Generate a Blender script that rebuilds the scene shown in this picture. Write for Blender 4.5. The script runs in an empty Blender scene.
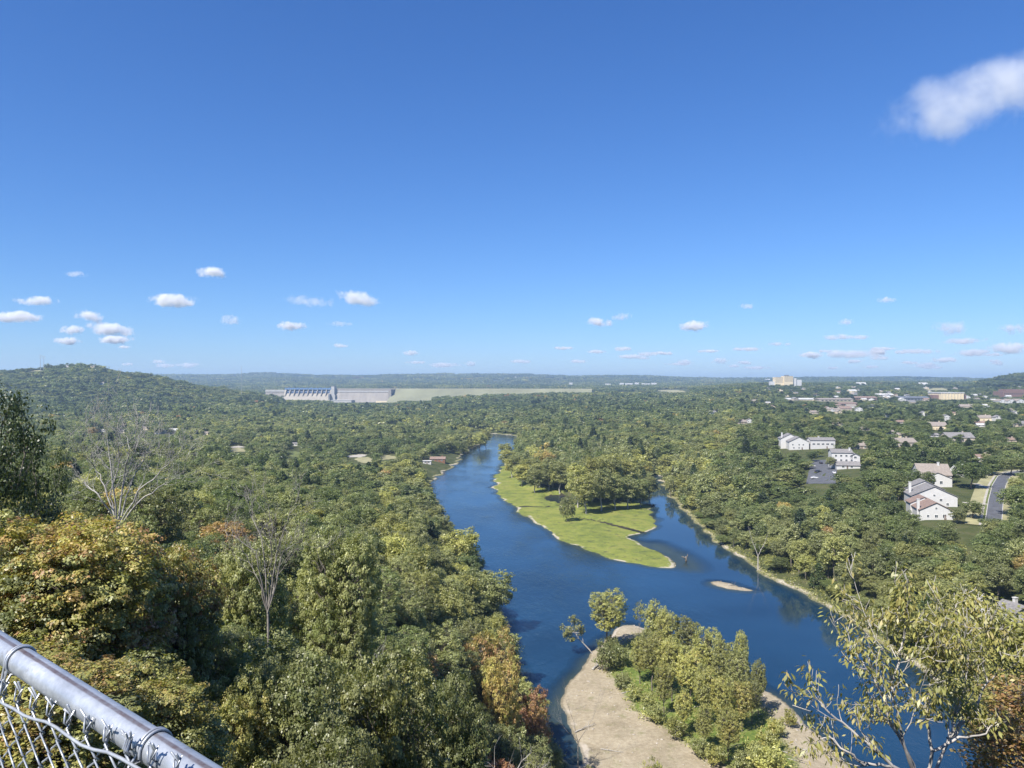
import bpy, math, random
import numpy as np
from mathutils import Vector, Matrix, noise as mnoise

R = math.radians
SC = bpy.context.scene
COL = SC.collection
rng = np.random.default_rng(7)
random.seed(7)
F = 769.0          # focal length in pixels of the 1024 px wide frame
HC = 80.0          # camera height above the river
CX, CY = 512.0, 384.0

# ------------------------------------------------------------------ small helpers
def tag(o, label=None, cat=None, group=None, kind=None):
    if label: o['label'] = label
    if cat: o['category'] = cat
    if group: o['group'] = group
    if kind: o['kind'] = kind
    return o

def empty(name, loc=(0, 0, 0), rz=0.0, sc=1.0):
    o = bpy.data.objects.new(name, None)
    COL.objects.link(o)
    o.location = loc; o.rotation_euler = (0, 0, rz); o.scale = (sc, sc, sc)
    o.empty_display_size = 0.5
    return o

def mesh_np(name, verts, quads=None, tris=None, mats=(), midx=None, smooth=False):
    """mesh from numpy arrays; all quads first, then tris"""
    me = bpy.data.meshes.new(name)
    verts = np.asarray(verts, np.float32)
    nq = 0 if quads is None else len(quads)
    nt = 0 if tris is None else len(tris)
    me.vertices.add(len(verts)); me.vertices.foreach_set('co', verts.ravel())
    loops = []
    if nq: loops.append(np.asarray(quads, np.int32).ravel())
    if nt: loops.append(np.asarray(tris, np.int32).ravel())
    loops = np.concatenate(loops)
    me.loops.add(len(loops)); me.loops.foreach_set('vertex_index', loops)
    me.polygons.add(nq + nt)
    starts = np.concatenate([np.arange(nq) * 4, nq * 4 + np.arange(nt) * 3]).astype(np.int32)
    me.polygons.foreach_set('loop_start', starts)
    if midx is not None: me.polygons.foreach_set('material_index', np.asarray(midx, np.int32))
    if smooth: me.polygons.foreach_set('use_smooth', np.ones(nq + nt, bool))
    for m in mats: me.materials.append(m)
    me.update(calc_edges=True)
    return me

def link(name, me, parent=None, loc=None, rot=None):
    o = bpy.data.objects.new(name, me); COL.objects.link(o)
    if parent is not None: o.parent = parent
    if loc is not None: o.location = loc
    if rot is not None: o.rotation_euler = rot
    return o

class MB:
    """collects boxes, prisms and tubes into one mesh"""
    def __init__(s): s.v = []; s.f = []
    def add(s, vs, fs):
        b = len(s.v); s.v += [tuple(map(float, p)) for p in vs]; s.f += [tuple(b + i for i in f) for f in fs]
    def box(s, x0, x1, y0, y1, z0, z1):
        s.add([(x0,y0,z0),(x1,y0,z0),(x1,y1,z0),(x0,y1,z0),(x0,y0,z1),(x1,y0,z1),(x1,y1,z1),(x0,y1,z1)],
              [(0,3,2,1),(4,5,6,7),(0,1,5,4),(1,2,6,5),(2,3,7,6),(3,0,4,7)])
        return s
    def prism_x(s, prof, x0, x1):
        """profile of (y,z) points, counter-clockwise seen from +x, extruded along x"""
        n = len(prof)
        s.add([(x0, y, z) for y, z in prof] + [(x1, y, z) for y, z in prof],
              [tuple(reversed(range(n))), tuple(range(n, 2 * n))] + [(i, (i + 1) % n, n + (i + 1) % n, n + i) for i in range(n)])
        return s
    def prism_y(s, prof, y0, y1):
        n = len(prof)
        s.add([(x, y0, z) for x, z in prof] + [(x, y1, z) for x, z in prof],
              [tuple(range(n)), tuple(reversed(range(n, 2 * n)))] + [((i + 1) % n, i, n + i, n + (i + 1) % n) for i in range(n)])
        return s
    def tube(s, pts, rad, n=6, cap=True):
        pts = [Vector(p) for p in pts]
        if not hasattr(rad, '__len__'): rad = [rad] * len(pts)
        b = len(s.v)
        up = Vector((0.13, 0.21, 0.97))
        for i, p in enumerate(pts):
            t = (pts[min(i + 1, len(pts) - 1)] - pts[max(i - 1, 0)])
            if t.length < 1e-9: t = Vector((0, 0, 1))
            t.normalize()
            a = t.cross(up)
            if a.length < 0.05: a = t.cross(Vector((1, 0, 0)))
            a.normalize(); c = t.cross(a)
            for k in range(n):
                th = 2 * math.pi * k / n
                q = p + (a * math.cos(th) + c * math.sin(th)) * rad[i]
                s.v.append((q.x, q.y, q.z))
        for i in range(len(pts) - 1):
            for k in range(n):
                s.f.append((b + i*n + k, b + i*n + (k+1) % n, b + (i+1)*n + (k+1) % n, b + (i+1)*n + k))
        if cap:
            s.f.append(tuple(b + k for k in reversed(range(n))))
            s.f.append(tuple(b + (len(pts)-1)*n + k for k in range(n)))
        return s
    def mesh(s, name, mat=None, smooth=False):
        me = bpy.data.meshes.new(name); me.from_pydata(s.v, [], s.f)
        if mat: me.materials.append(mat)
        if smooth:
            for p in me.polygons: p.use_smooth = True
        me.update()
        return me
    def build(s, name, mat, parent=None, smooth=False):
        return link(name, s.mesh(name, mat, smooth), parent)

# ------------------------------------------------------------------ node helpers / materials
def newmat(name):
    m = bpy.data.materials.new(name); m.use_nodes = True
    nt = m.node_tree; nt.nodes.clear()
    out = nt.nodes.new('ShaderNodeOutputMaterial')
    return m, nt, out

def N(nt, t, **kw):
    n = nt.nodes.new(t)
    for k, v in kw.items():
        if hasattr(n, k): setattr(n, k, v)
        else: n.inputs[k.replace('_', ' ')].default_value = v
    return n

def L(nt, a, b): nt.links.new(a, b)

def ramp(nt, fac, stops, interp='LINEAR'):
    r = nt.nodes.new('ShaderNodeValToRGB'); r.color_ramp.interpolation = interp
    e = r.color_ramp.elements
    while len(e) > 1: e.remove(e[-1])
    e[0].position = stops[0][0]; e[0].color = (*stops[0][1], 1)
    for p, c in stops[1:]:
        q = e.new(p); q.color = (*c, 1)
    L(nt, fac, r.inputs['Fac'])
    return r

def mth(nt, op, a, b=None, c=None, clamp=False):
    n = nt.nodes.new('ShaderNodeMath'); n.operation = op; n.use_clamp = clamp
    for i, v in enumerate((a, b, c)):
        if v is None: continue
        if isinstance(v, (int, float)): n.inputs[i].default_value = v
        else: L(nt, v, n.inputs[i])
    return n.outputs[0]

def mix(nt, fac, a, b, blend='MIX'):
    n = nt.nodes.new('ShaderNodeMix'); n.data_type = 'RGBA'; n.blend_type = blend
    for i, v in ((0, fac), (6, a), (7, b)):
        if isinstance(v, (int, float)): n.inputs[i].default_value = v
        elif isinstance(v, tuple): n.inputs[i].default_value = (*v, 1)
        else: L(nt, v, n.inputs[i])
    return n.outputs[2]

def noise(nt, scale, detail=4, rough=0.55, vec=None, dim='3D'):
    n = nt.nodes.new('ShaderNodeTexNoise'); n.noise_dimensions = dim
    n.inputs['Scale'].default_value = scale; n.inputs['Detail'].default_value = detail
    n.inputs['Roughness'].default_value = rough
    if vec is not None: L(nt, vec, n.inputs['Vector'])
    return n.outputs['Fac']

def objco(nt): return nt.nodes.new('ShaderNodeTexCoord').outputs['Object']
def geopos(nt): return nt.nodes.new('ShaderNodeNewGeometry').outputs['Position']

def plain(name, col, rough=0.7, var=0.12, scale=0.6, metal=0.0, bump=0.0, bscale=8.0, spec=0.4):
    m, nt, out = newmat(name)
    p = N(nt, 'ShaderNodeBsdfPrincipled', Roughness=rough, Metallic=metal)
    p.inputs['Specular IOR Level'].default_value = spec
    f = noise(nt, scale, 5, 0.6, objco(nt))
    dark = tuple(c * (1 - var * 1.6) for c in col); lite = tuple(min(1, c * (1 + var)) for c in col)
    L(nt, ramp(nt, f, [(0.3, dark), (0.7, lite)]).outputs['Color'], p.inputs['Base Color'])
    if bump:
        b = N(nt, 'ShaderNodeBump'); b.inputs['Strength'].default_value = bump; b.inputs['Distance'].default_value = 0.05
        L(nt, noise(nt, bscale, 4, 0.6, objco(nt)), b.inputs['Height']); L(nt, b.outputs['Normal'], p.inputs['Normal'])
    L(nt, p.outputs[0], out.inputs['Surface'])
    return m

TONES = [(0.00, (0.034, 0.052, 0.026)),   # cedar
         (0.16, (0.076, 0.104, 0.038)),   # deep green
         (0.34, (0.142, 0.172, 0.056)),   # mid green
         (0.50, (0.225, 0.235, 0.098)),   # grey olive
         (0.64, (0.330, 0.325, 0.094)),   # yellow green
         (0.76, (0.380, 0.310, 0.104)),   # yellow
         (0.88, (0.320, 0.190, 0.088)),   # orange
         (1.00, (0.220, 0.110, 0.075))]   # rust brown

def foliage_mat(name, transl=0.36, gloss=0.5, gain=1.08):
    m, nt, out = newmat(name)
    at = N(nt, 'ShaderNodeAttribute', attribute_name='tone', attribute_type='INSTANCER')
    sp = N(nt, 'ShaderNodeAttribute', attribute_name='spread', attribute_type='INSTANCER')
    hu = N(nt, 'ShaderNodeAttribute', attribute_name='hue', attribute_type='GEOMETRY')
    va = N(nt, 'ShaderNodeAttribute', attribute_name='val', attribute_type='GEOMETRY')
    t = mth(nt, 'MULTIPLY_ADD', hu.outputs['Fac'], sp.outputs['Fac'], at.outputs['Fac'])
    c = ramp(nt, t, TONES).outputs['Color']
    g = mth(nt, 'MULTIPLY_ADD', va.outputs['Fac'], 0.42, gain)
    oi = N(nt, 'ShaderNodeObjectInfo')
    g2 = mth(nt, 'MULTIPLY', g, mth(nt, 'MULTIPLY_ADD', oi.outputs['Random'], 0.55, 0.74))
    cc = nt.nodes.new('ShaderNodeVectorMath'); cc.operation = 'SCALE'
    L(nt, c, cc.inputs[0]); L(nt, g2, cc.inputs['Scale'])
    p = N(nt, 'ShaderNodeBsdfPrincipled', Roughness=0.42)
    p.inputs['Specular IOR Level'].default_value = gloss
    L(nt, cc.outputs[0], p.inputs['Base Color'])
    tr = N(nt, 'ShaderNodeBsdfTranslucent')
    wc = mix(nt, 1.0, cc.outputs[0], (1.25, 1.3, 0.55), 'MULTIPLY')
    L(nt, wc, tr.inputs['Color'])
    ms = N(nt, 'ShaderNodeMixShader'); ms.inputs[0].default_value = transl
    L(nt, p.outputs[0], ms.inputs[1]); L(nt, tr.outputs[0], ms.inputs[2])
    L(nt, ms.outputs[0], out.inputs['Surface'])
    return m

M = {}
M['leaf'] = foliage_mat('leaves')
M['bark'] = plain('bark', (0.17, 0.145, 0.12), 0.9, 0.35, 3.0, bump=0.6, bscale=14)
M['palebark'] = plain('pale_bark', (0.40, 0.37, 0.33), 0.85, 0.3, 2.5)
M['deadwood'] = plain('dead_wood', (0.34, 0.32, 0.29), 0.85, 0.25, 4.0)
M['greytwig'] = plain('grey_twigs', (0.23, 0.21, 0.185), 0.85, 0.25, 4.0)
M['white_siding'] = plain('white_siding', (0.50, 0.49, 0.47), 0.6, 0.05, 0.8)
M['cream'] = plain('cream_stucco', (0.62, 0.52, 0.35), 0.7, 0.08, 0.3)
M['tan'] = plain('tan_siding', (0.42, 0.36, 0.28), 0.7, 0.1, 0.5)
M['brick'] = plain('brick', (0.19, 0.115, 0.095), 0.8, 0.2, 1.5)
M['logwall'] = plain('log_wall', (0.20, 0.10, 0.055), 0.8, 0.25, 1.5)
M['shingle_grey'] = plain('grey_shingles', (0.19, 0.18, 0.175), 0.9, 0.2, 1.2)
M['shingle_brown'] = plain('brown_shingles', (0.22, 0.155, 0.125), 0.9, 0.2, 1.2)
M['shingle_taupe'] = plain('taupe_shingles', (0.24, 0.205, 0.175), 0.9, 0.16, 1.2)
M['flatroof'] = plain('membrane_roof', (0.45, 0.44, 0.42), 0.8, 0.12, 0.1)
M['darkroof'] = plain('dark_flat_roof', (0.13, 0.14, 0.16), 0.7, 0.12, 0.1)
M['glass'] = plain('window_glass', (0.035, 0.045, 0.055), 0.12, 0.1, 0.5, spec=0.6)
M['trim'] = plain('white_trim', (0.78, 0.77, 0.75), 0.5, 0.05, 1.0)
M['door'] = plain('door_paint', (0.16, 0.12, 0.10), 0.5, 0.1, 1.0)
M['asphalt'] = plain('asphalt', (0.085, 0.088, 0.098), 0.9, 0.18, 0.35)
M['concrete'] = plain('kerb_concrete', (0.42, 0.40, 0.37), 0.85, 0.12, 0.6)
M['driveway'] = plain('driveway_concrete', (0.36, 0.33, 0.28), 0.85, 0.15, 0.5)
M['damconc'] = None
M['gate'] = plain('gate_blue', (0.03, 0.06, 0.13), 0.5, 0.1, 0.1)
M['deckblue'] = plain('bridge_blue', (0.10, 0.17, 0.30), 0.5, 0.1, 0.05)
M['steel'] = plain('mast_steel', (0.42, 0.42, 0.42), 0.5, 0.1, 0.3, metal=0.3)
M['rubber'] = plain('tyre_rubber', (0.02, 0.02, 0.02), 0.8, 0.1, 3)
M['chrome'] = plain('hub_metal', (0.5, 0.5, 0.5), 0.3, 0.05, 3, metal=0.8)
M['tail'] = plain('lamp_red', (0.35, 0.02, 0.02), 0.3, 0.05, 3)
M['head'] = plain('lamp_clear', (0.7, 0.7, 0.68), 0.2, 0.05, 3)
M['stone'] = plain('river_stone', (0.36, 0.32, 0.27), 0.9, 0.2, 2.0)

def dam_concrete():
    m, nt, out = newmat('dam_concrete')
    co = objco(nt)
    mp = N(nt, 'ShaderNodeMapping'); L(nt, co, mp.inputs['Vector']); mp.inputs['Scale'].default_value = (0.12, 0.02, 0.012)
    a = noise(nt, 1.0, 5, 0.6, mp.outputs[0])
    b = noise(nt, 0.02, 4, 0.6, co)
    f = mth(nt, 'MULTIPLY_ADD', a, 0.6, mth(nt, 'MULTIPLY', b, 0.4))
    c = ramp(nt, f, [(0.3, (0.17, 0.155, 0.14)), (0.62, (0.26, 0.235, 0.205))]).outputs['Color']
    p = N(nt, 'ShaderNodeBsdfPrincipled', Roughness=0.9)
    L(nt, c, p.inputs['Base Color']); L(nt, p.outputs[0], out.inputs['Surface'])
    return m
M['damconc'] = dam_concrete()
M['chute'] = plain('spillway_concrete', (0.29, 0.26, 0.215), 0.85, 0.12, 0.03)
M['paleconc'] = plain('pale_concrete', (0.36, 0.35, 0.33), 0.8, 0.08, 0.05)
M['embank'] = plain('embankment_grass', (0.19, 0.19, 0.115), 0.95, 0.15, 0.01)

# ------------------------------------------------------------------ river outline and terrain
def g0(px, py, z=0.0):
    d = (HC - z) * F / (py - CY)
    return ((px - CX) / F * d, d)

def catmull(pts, sub=5, closed=True):
    pts = [np.array(p, float) for p in pts]; n = len(pts); out = []
    for i in range(n):
        p0, p1, p2, p3 = pts[(i-1) % n], pts[i], pts[(i+1) % n], pts[(i+2) % n]
        # centripetal-like damping: shorten tangents to the local segment
        l = np.linalg.norm(p2 - p1) + 1e-9
        m1 = (p2 - p0); m1 = m1 / (np.linalg.norm(m1) + 1e-9) * l
        m2 = (p3 - p1); m2 = m2 / (np.linalg.norm(m2) + 1e-9) * l
        for k in range(sub):
            t = k / sub
            h = (2*t**3 - 3*t**2 + 1) * p1 + (t**3 - 2*t**2 + t) * m1 + (-2*t**3 + 3*t**2) * p2 + (t**3 - t**2) * m2
            out.append(h)
    return np.array(out)

def poly_px(lst, sub=4): return catmull([g0(*p) for p in lst], sub)

RIVER = poly_px([
    # far reach, coming from behind the trees at the left
    (380, 429.5), (440, 430), (492, 433.5), (513, 435.5), (527, 439.5),
    # grass flat, outer shore
    (518, 446), (510, 454), (504, 463), (498, 474), (495.5, 484), (498, 494), (507, 504), (521, 513), (536, 524), (556, 537),
    (575, 546), (600, 555), (630, 562.5), (655, 567), (671, 567), (671, 561), (657, 552), (642, 545), (631, 537), (640, 533.5),
    (651, 531), (654, 521), (650, 510), (642, 501), (646, 492), (650, 482), (655, 476),
    # right bank
    (661, 480), (666, 490), (677, 504), (692, 519), (711, 535), (727, 550), (745, 561), (766, 575), (790, 587), (815, 599), (836, 611),
    (856, 623), (880, 642), (910, 664), (945, 690), (980, 712), (1015, 733), (1100, 790), (1320, 880),
    # gravel bar, river side
    (1320, 1010), (1010, 905), (905, 828), (855, 772), (833, 748), (806, 722), (786, 702), (752, 684), (715, 665), (680, 645), (650, 631),
    (626, 625), (606, 637), (592, 652), (584, 670), (567, 683), (561, 700), (566, 720), (574, 741), (581, 764),
    # foot of the bluff
    (571, 764), (556, 744), (548, 724), (536, 704), (522, 682), (510, 654), (503, 624), (492, 598), (476, 570), (458, 544),
    (444, 520), (434, 500), (431, 488), (433, 479), (445, 472), (457, 463), (464, 454), (476, 446), (483, 439), (440, 434), (380, 432)], 4)
ISLETS = [poly_px([(713, 583), (719, 585.8), (730, 588.5), (742, 591), (752, 591), (749, 589), (737, 586.6), (726, 583), (718, 581.8)], 3)]
POND = poly_px([(546, 497.5), (552, 495.5), (560, 495.5), (568, 497), (570, 501), (564, 503.5), (555, 503), (549, 501)], 3)
DITCHES = [[g0(522, 506.6), g0(545, 507.4), g0(560, 506), g0(568, 503)], [g0(584, 519.5), g0(600, 522.5), g0(620, 527), g0(640, 532), g0(652, 534)]]
GRASS = poly_px([(512, 450), (501, 463), (494, 475), (491, 486), (494, 498), (505, 508), (520, 518), (536, 529), (560, 545), (600, 560), (655, 573), (680, 570),
                 (655, 545), (665, 525), (655, 505), (645, 500), (625, 505), (600, 507), (580, 509), (566, 500), (560, 492), (540, 491), (528, 489), (518, 481), (514, 470), (517, 458)], 3)
GRAVEL = poly_px([(622, 618), (600, 630), (575, 655), (550, 685), (550, 705), (568, 770), (560, 900), (760, 960), (1000, 960), (880, 780), (800, 705), (740, 672), (660, 628)], 3)
BARGREEN = poly_px([(632, 640), (617, 652), (608, 668), (616, 684), (626, 704), (652, 726), (690, 750), (722, 772), (770, 790), (800, 775), (785, 745), (770, 716), (740, 690), (690, 650), (655, 633)], 3)
RIVERYARD = poly_px([(426, 463), (438, 459), (455, 456), (466, 457), (460, 465), (446, 474), (434, 481), (429, 474)], 3)

def fbm(x, y, s, seed=0):
    """cheap vectorised value noise, 3 octaves"""
    def vn(u, v, k):
        iu = np.floor(u).astype(np.int64); iv = np.floor(v).astype(np.int64)
        fu = u - iu; fv = v - iv
        fu = fu * fu * (3 - 2 * fu); fv = fv * fv * (3 - 2 * fv)
        def h(a, b):
            n = (a * 374761393 + b * 668265263 + k * 1442695041) & 0x7fffffff
            n = ((n ^ (n >> 13)) * 1274126177) & 0x7fffffff
            return ((n ^ (n >> 16)) & 0xffff) / 65535.0
        return (h(iu, iv) * (1 - fu) + h(iu + 1, iv) * fu) * (1 - fv) + (h(iu, iv + 1) * (1 - fu) + h(iu + 1, iv + 1) * fu) * fv
    return (vn(x / s, y / s, seed) - .5) + .5 * (vn(x / s * 2.1, y / s * 2.1, seed + 1) - .5) + .25 * (vn(x / s * 4.3, y / s * 4.3, seed + 2) - .5)

def pip(px, py, poly):
    x0, y0 = poly[:, 0], poly[:, 1]; x1, y1 = np.roll(x0, -1), np.roll(y0, -1)
    inside = np.zeros(px.shape, bool)
    for a, b, c, d in zip(x0, y0, x1, y1):
        cond = (b > py) != (d > py)
        if d == b: continue
        xi = (c - a) * (py - b) / (d - b) + a
        inside ^= cond & (px < xi)
    return inside

def pdist(px, py, poly, closed=True):
    best = np.full(px.shape, 1e18)
    n = len(poly)
    for i in range(n if closed else n - 1):
        ax, ay = poly[i]; bx, by = poly[(i + 1) % n]
        dx, dy = bx - ax, by - ay
        l2 = dx * dx + dy * dy + 1e-12
        t = np.clip(((px - ax) * dx + (py - ay) * dy) / l2, 0, 1)
        q = (px - ax - t * dx) ** 2 + (py - ay - t * dy) ** 2
        np.minimum(best, q, out=best)
    return np.sqrt(best)

def sdf(px, py, poly):            # positive inside
    d = pdist(px, py, poly)
    return np.where(pip(px, py, poly), d, -d)

def shore(px, py):                # positive on land
    near = (py > 60) & (py < 1700) & (np.abs(px) < 1400)
    out = np.full(px.shape, 400.0)
    a, b = px[near], py[near]
    s = -sdf(a, b, RIVER)
    for isl in ISLETS: s = np.maximum(s, sdf(a, b, isl))
    s = s + 3.4 * fbm(a, b, 13, 61) * np.clip(b / 300, .4, 2.0)
    out[near] = s
    return np.minimum(out, 400.0)

COLS = [-700, -250, 0, 80, 140, 200, 250, 300, 350, 400, 450, 500, 560, 660, 760, 860, 960, 1024, 1120, 1400]
ROWS = [0, 2.5, 6, 15, 30, 60, 100, 150, 220, 320, 450, 650, 900, 1300, 1800, 2400, 3050, 4200, 6000, 8500, 12500]
TAB = {   # ground height by picture column, one value per ROWS
 -700: [78.4, 78, 77, 76, 75, 73, 70, 66, 60, 52, 45, 38, 34, 40, 60, 90, 90, 70, 70, 100, 100],
 -250: [78.4, 78, 76, 73, 70, 66, 62, 56, 50, 42, 34, 26, 22, 26, 55, 115, 100, 70, 70, 130, 100],
 0:    [78.4, 77.8, 75, 70.5, 66, 60, 55, 50, 43, 35, 28, 19, 13, 14, 36, 112, 96, 60, 60, 140, 100],
 80:   [78.4, 77.8, 75, 69.5, 64, 58, 53.5, 48.5, 42, 34, 27, 18, 11, 13, 34, 134, 100, 60, 70, 140, 100],
 140:  [78.4, 77.8, 75, 69, 63, 57, 53, 48, 42, 34, 26.5, 17, 10, 12, 26, 104, 74, 50, 70, 160, 100],
 200:  [78.4, 77.8, 75, 68, 60, 55, 51.5, 47, 41, 33, 25, 15, 8, 11, 18, 66, 54, 40, 72, 172, 100],
 250:  [78.4, 77.5, 74, 66, 58, 52.5, 48.5, 44, 38, 30, 22, 12, 6, 9, 14, 40, 34, 40, 74, 168, 100],
 300:  [78.4, 77.5, 73, 64, 55, 50, 46, 41, 34, 26, 19, 9, 4, 6, 9, 15, 8, 40, 78, 164, 100],
 350:  [78.4, 77.5, 73, 63, 53, 48, 43.5, 38, 31, 23, 16, 8, 4, 5, 7, 9, 4, 40, 76, 158, 100],
 400:  [78.4, 77.5, 72, 61, 51, 46, 39, 32.5, 26, 18.5, 12, 8, 5, 5, 7, 13, 10, 40, 74, 168, 100],
 450:  [78.4, 77.5, 71, 58, 48, 39, 29, 21, 13, 6, 5, 5, 5, 5, 8, 22, 22, 45, 72, 166, 100],
 500:  [78.4, 77.5, 70, 54, 43, 29, 16, 6, 4, 3, 3, 4, 5, 7, 12, 27, 30, 45, 70, 156, 100],
 560:  [78.4, 77.5, 70, 53, 38, 19, 8, 2, 2, 3, 3.2, 4, 7, 11, 17, 29, 40, 48, 66, 152, 100],
 660:  [78.4, 77.5, 70, 53, 38, 18, 7, 1.5, 2, 6, 7, 12, 15, 18, 21, 30, 46, 55, 68, 142, 100],
 760:  [78.4, 77.5, 70, 53, 38, 18, 7, 2, 3, 9, 17, 24, 28, 30, 36, 58, 74, 62, 74, 126, 100],
 860:  [78.4, 77.5, 70, 53, 39, 19, 7, 3, 5, 16, 25, 27, 29, 31, 36, 49, 66, 80, 80, 126, 100],
 960:  [78.4, 77.5, 70, 55, 40, 20, 7, 3, 9, 19, 26, 28, 30, 32, 38, 50, 66, 76, 80, 122, 100],
 1024: [78.4, 77.5, 70, 55, 40, 20, 7, 3, 10, 20, 26, 28, 31, 34, 42, 66, 112, 92, 80, 118, 100],
 1120: [78.4, 77.5, 70, 55, 40, 20, 7, 4, 12, 22, 27, 30, 32, 36, 46, 84, 128, 100, 80, 118, 100],
 1400: [78.4, 77.5, 70, 55, 40, 20, 8, 6, 16, 26, 30, 32, 34, 40, 50, 90, 120, 100, 90, 118, 100]}
COLTH = np.array([math.atan((c - CX) / F) for c in COLS])
TABM = np.array([TAB[c] for c in COLS])
BACK = np.array([78.4, 78.5, 78.6, 78.8, 79, 79.5, 80, 81, 82, 84, 86, 88, 90, 92, 94, 96, 98, 100, 100, 100, 100.])
COLTH = np.concatenate([[-math.pi, -1.9], COLTH, [1.9, math.pi]])
TABM = np.vstack([BACK, BACK, TABM, BACK, BACK])
LROW = np.log(np.array(ROWS) + 3.0)

def ground(x, y, extra=False):
    x = np.atleast_1d(np.asarray(x, float)); y = np.atleast_1d(np.asarray(y, float))
    th = np.arctan2(x, y); r = np.hypot(x, y)
    d = r * np.cos(np.minimum(np.abs(th), 0.9))
    lr = np.log(d + 3.0)
    j = np.clip(np.searchsorted(LROW, lr) - 1, 0, len(LROW) - 2)
    t = np.clip((lr - LROW[j]) / (LROW[j + 1] - LROW[j]), 0, 1)
    i = np.clip(np.searchsorted(COLTH, th) - 1, 0, len(COLTH) - 2)
    s = np.clip((th - COLTH[i]) / (COLTH[i + 1] - COLTH[i]), 0, 1)
    s = s * s * (3 - 2 * s) * 0.6 + s * 0.4
    z = (TABM[i, j] * (1 - t) + TABM[i, j + 1] * t) * (1 - s) + (TABM[i + 1, j] * (1 - t) + TABM[i + 1, j + 1] * t) * s
    amp = np.clip((d - 20) / 300, 0, 1) * 2.0 + np.clip((d - 1400) / 2500, 0, 1) * 7 + np.clip((d - 4500) / 3000, 0, 1) * 26
    z = z + fbm(x, y, 160, 3) * amp * np.where(d > 1400, 0, 1) + fbm(x, y, 650, 9) * amp * np.where(d > 1400, 1, 0) * np.clip((d - 1400) / 400, 0, 1)
    sd = shore(x, y)
    left = np.clip((40 - x) / 40, 0, 1) * np.clip((420 - y) / 60, 0, 1)
    k = 0.22 + 0.75 * left
    lim = 0.25 + k * np.maximum(sd, 0) ** 1.02 + np.maximum(sd - 90, 0) * 2
    flatsd = np.full(x.shape, -999.0)
    m = (y > 80) & (y < 1400) & (np.abs(x) < 500)
    gs = np.full(x.shape, -99.0); gv = gs.copy(); bg = gs.copy()
    a, b = x[m], y[m]
    gs[m] = sdf(a, b, GRASS); gv[m] = np.maximum(sdf(a, b, GRAVEL), sdf(a, b, ISLETS[0]) + 3.5); bg[m] = sdf(a, b, BARGREEN)
    fl = np.clip(np.maximum(gs, gv) / 6 + 0.5, 0, 1)
    lowlim = 0.12 + 0.05 * np.maximum(sd, 0) + 0.25 * fbm(x, y, 14, 5) * np.clip(sd / 6, 0, 1)
    lim = lim * (1 - fl) + lowlim * fl
    z = np.where(sd > 0, np.minimum(z, lim), -0.25 * np.minimum(-sd, 8) - 0.02)
    pd = np.full(x.shape, 99.0)
    pd[m] = -sdf(a, b, POND)
    for dt in DITCHES:
        pd[m] = np.minimum(pd[m], pdist(a, b, np.array(dt), False) - 1.1)
    z = np.where((sd > 0) & (pd < 2.5), np.minimum(z, -0.12 + 0.25 * np.maximum(pd, 0)), z)
    if extra: return z, sd, gs, gv, bg, pd
    return z

def gz(x, y): return float(ground(x, y)[0])

def ray(px, py, dmin=20.0, dmax=9000.0):
    """ground point seen at pixel (px,py)"""
    d = np.exp(np.linspace(math.log(dmin), math.log(dmax), 1400))
    x = (px - CX) / F * d; zr = HC - (py - CY) / F * d
    zz = ground(x, d)
    k = np.where(zz >= zr)[0]
    i = int(k[0]) if len(k) else int(np.argmin(np.abs(zz - zr)))
    return float(x[i]), float(d[i]), float(zz[i])

def at(px, d): 
    x = (px - CX) / F * d
    return x, d, gz(x, d)

def terrain():
    fine = np.linspace(-R(42), R(42), 521)
    side = np.linspace(R(42), 2 * math.pi - R(42), 90)[1:-1]
    th = np.concatenate([fine, side])
    rr = [0.0 + 0.4]
    while rr[-1] < 15000:
        r = rr[-1]
        rr.append(r + max(0.35, r * (0.0085 if 130 < r < 1500 else 0.013)))
    rr = np.array(rr)
    T, RR = np.meshgrid(th, rr)
    x = (np.sin(T) * RR).ravel(); y = (np.cos(T) * RR).ravel()
    z, sd, gs, gv, bg, pd = ground(x, y, True)
    nth, nr = len(th), len(rr)
    x = np.append(x, 0.); y = np.append(y, 0.); z = np.append(z, 78.4)
    v = np.stack([x, y, z], 1)
    i = np.arange(nr - 1)[:, None] * nth; j = np.arange(nth)[None, :]; j2 = (j + 1) % nth
    q = np.stack([i + j, i + nth + j, i + nth + j2, i + j2], -1).reshape(-1, 4)
    c = len(x) - 1
    tr = np.stack([np.full(nth, c), np.arange(nth), (np.arange(nth) + 1) % nth], 1)
    me = mesh_np('ground', v, q, tr, smooth=True)
    for nm, arr in (('sd', sd), ('gs', gs), ('gv', gv), ('bg', bg), ('pd', pd)):
        a = me.attributes.new(nm, 'FLOAT', 'POINT')
        a.data.foreach_set('value', np.append(np.clip(arr, -90, 90), 60.0).astype(np.float32))
    return me

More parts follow.
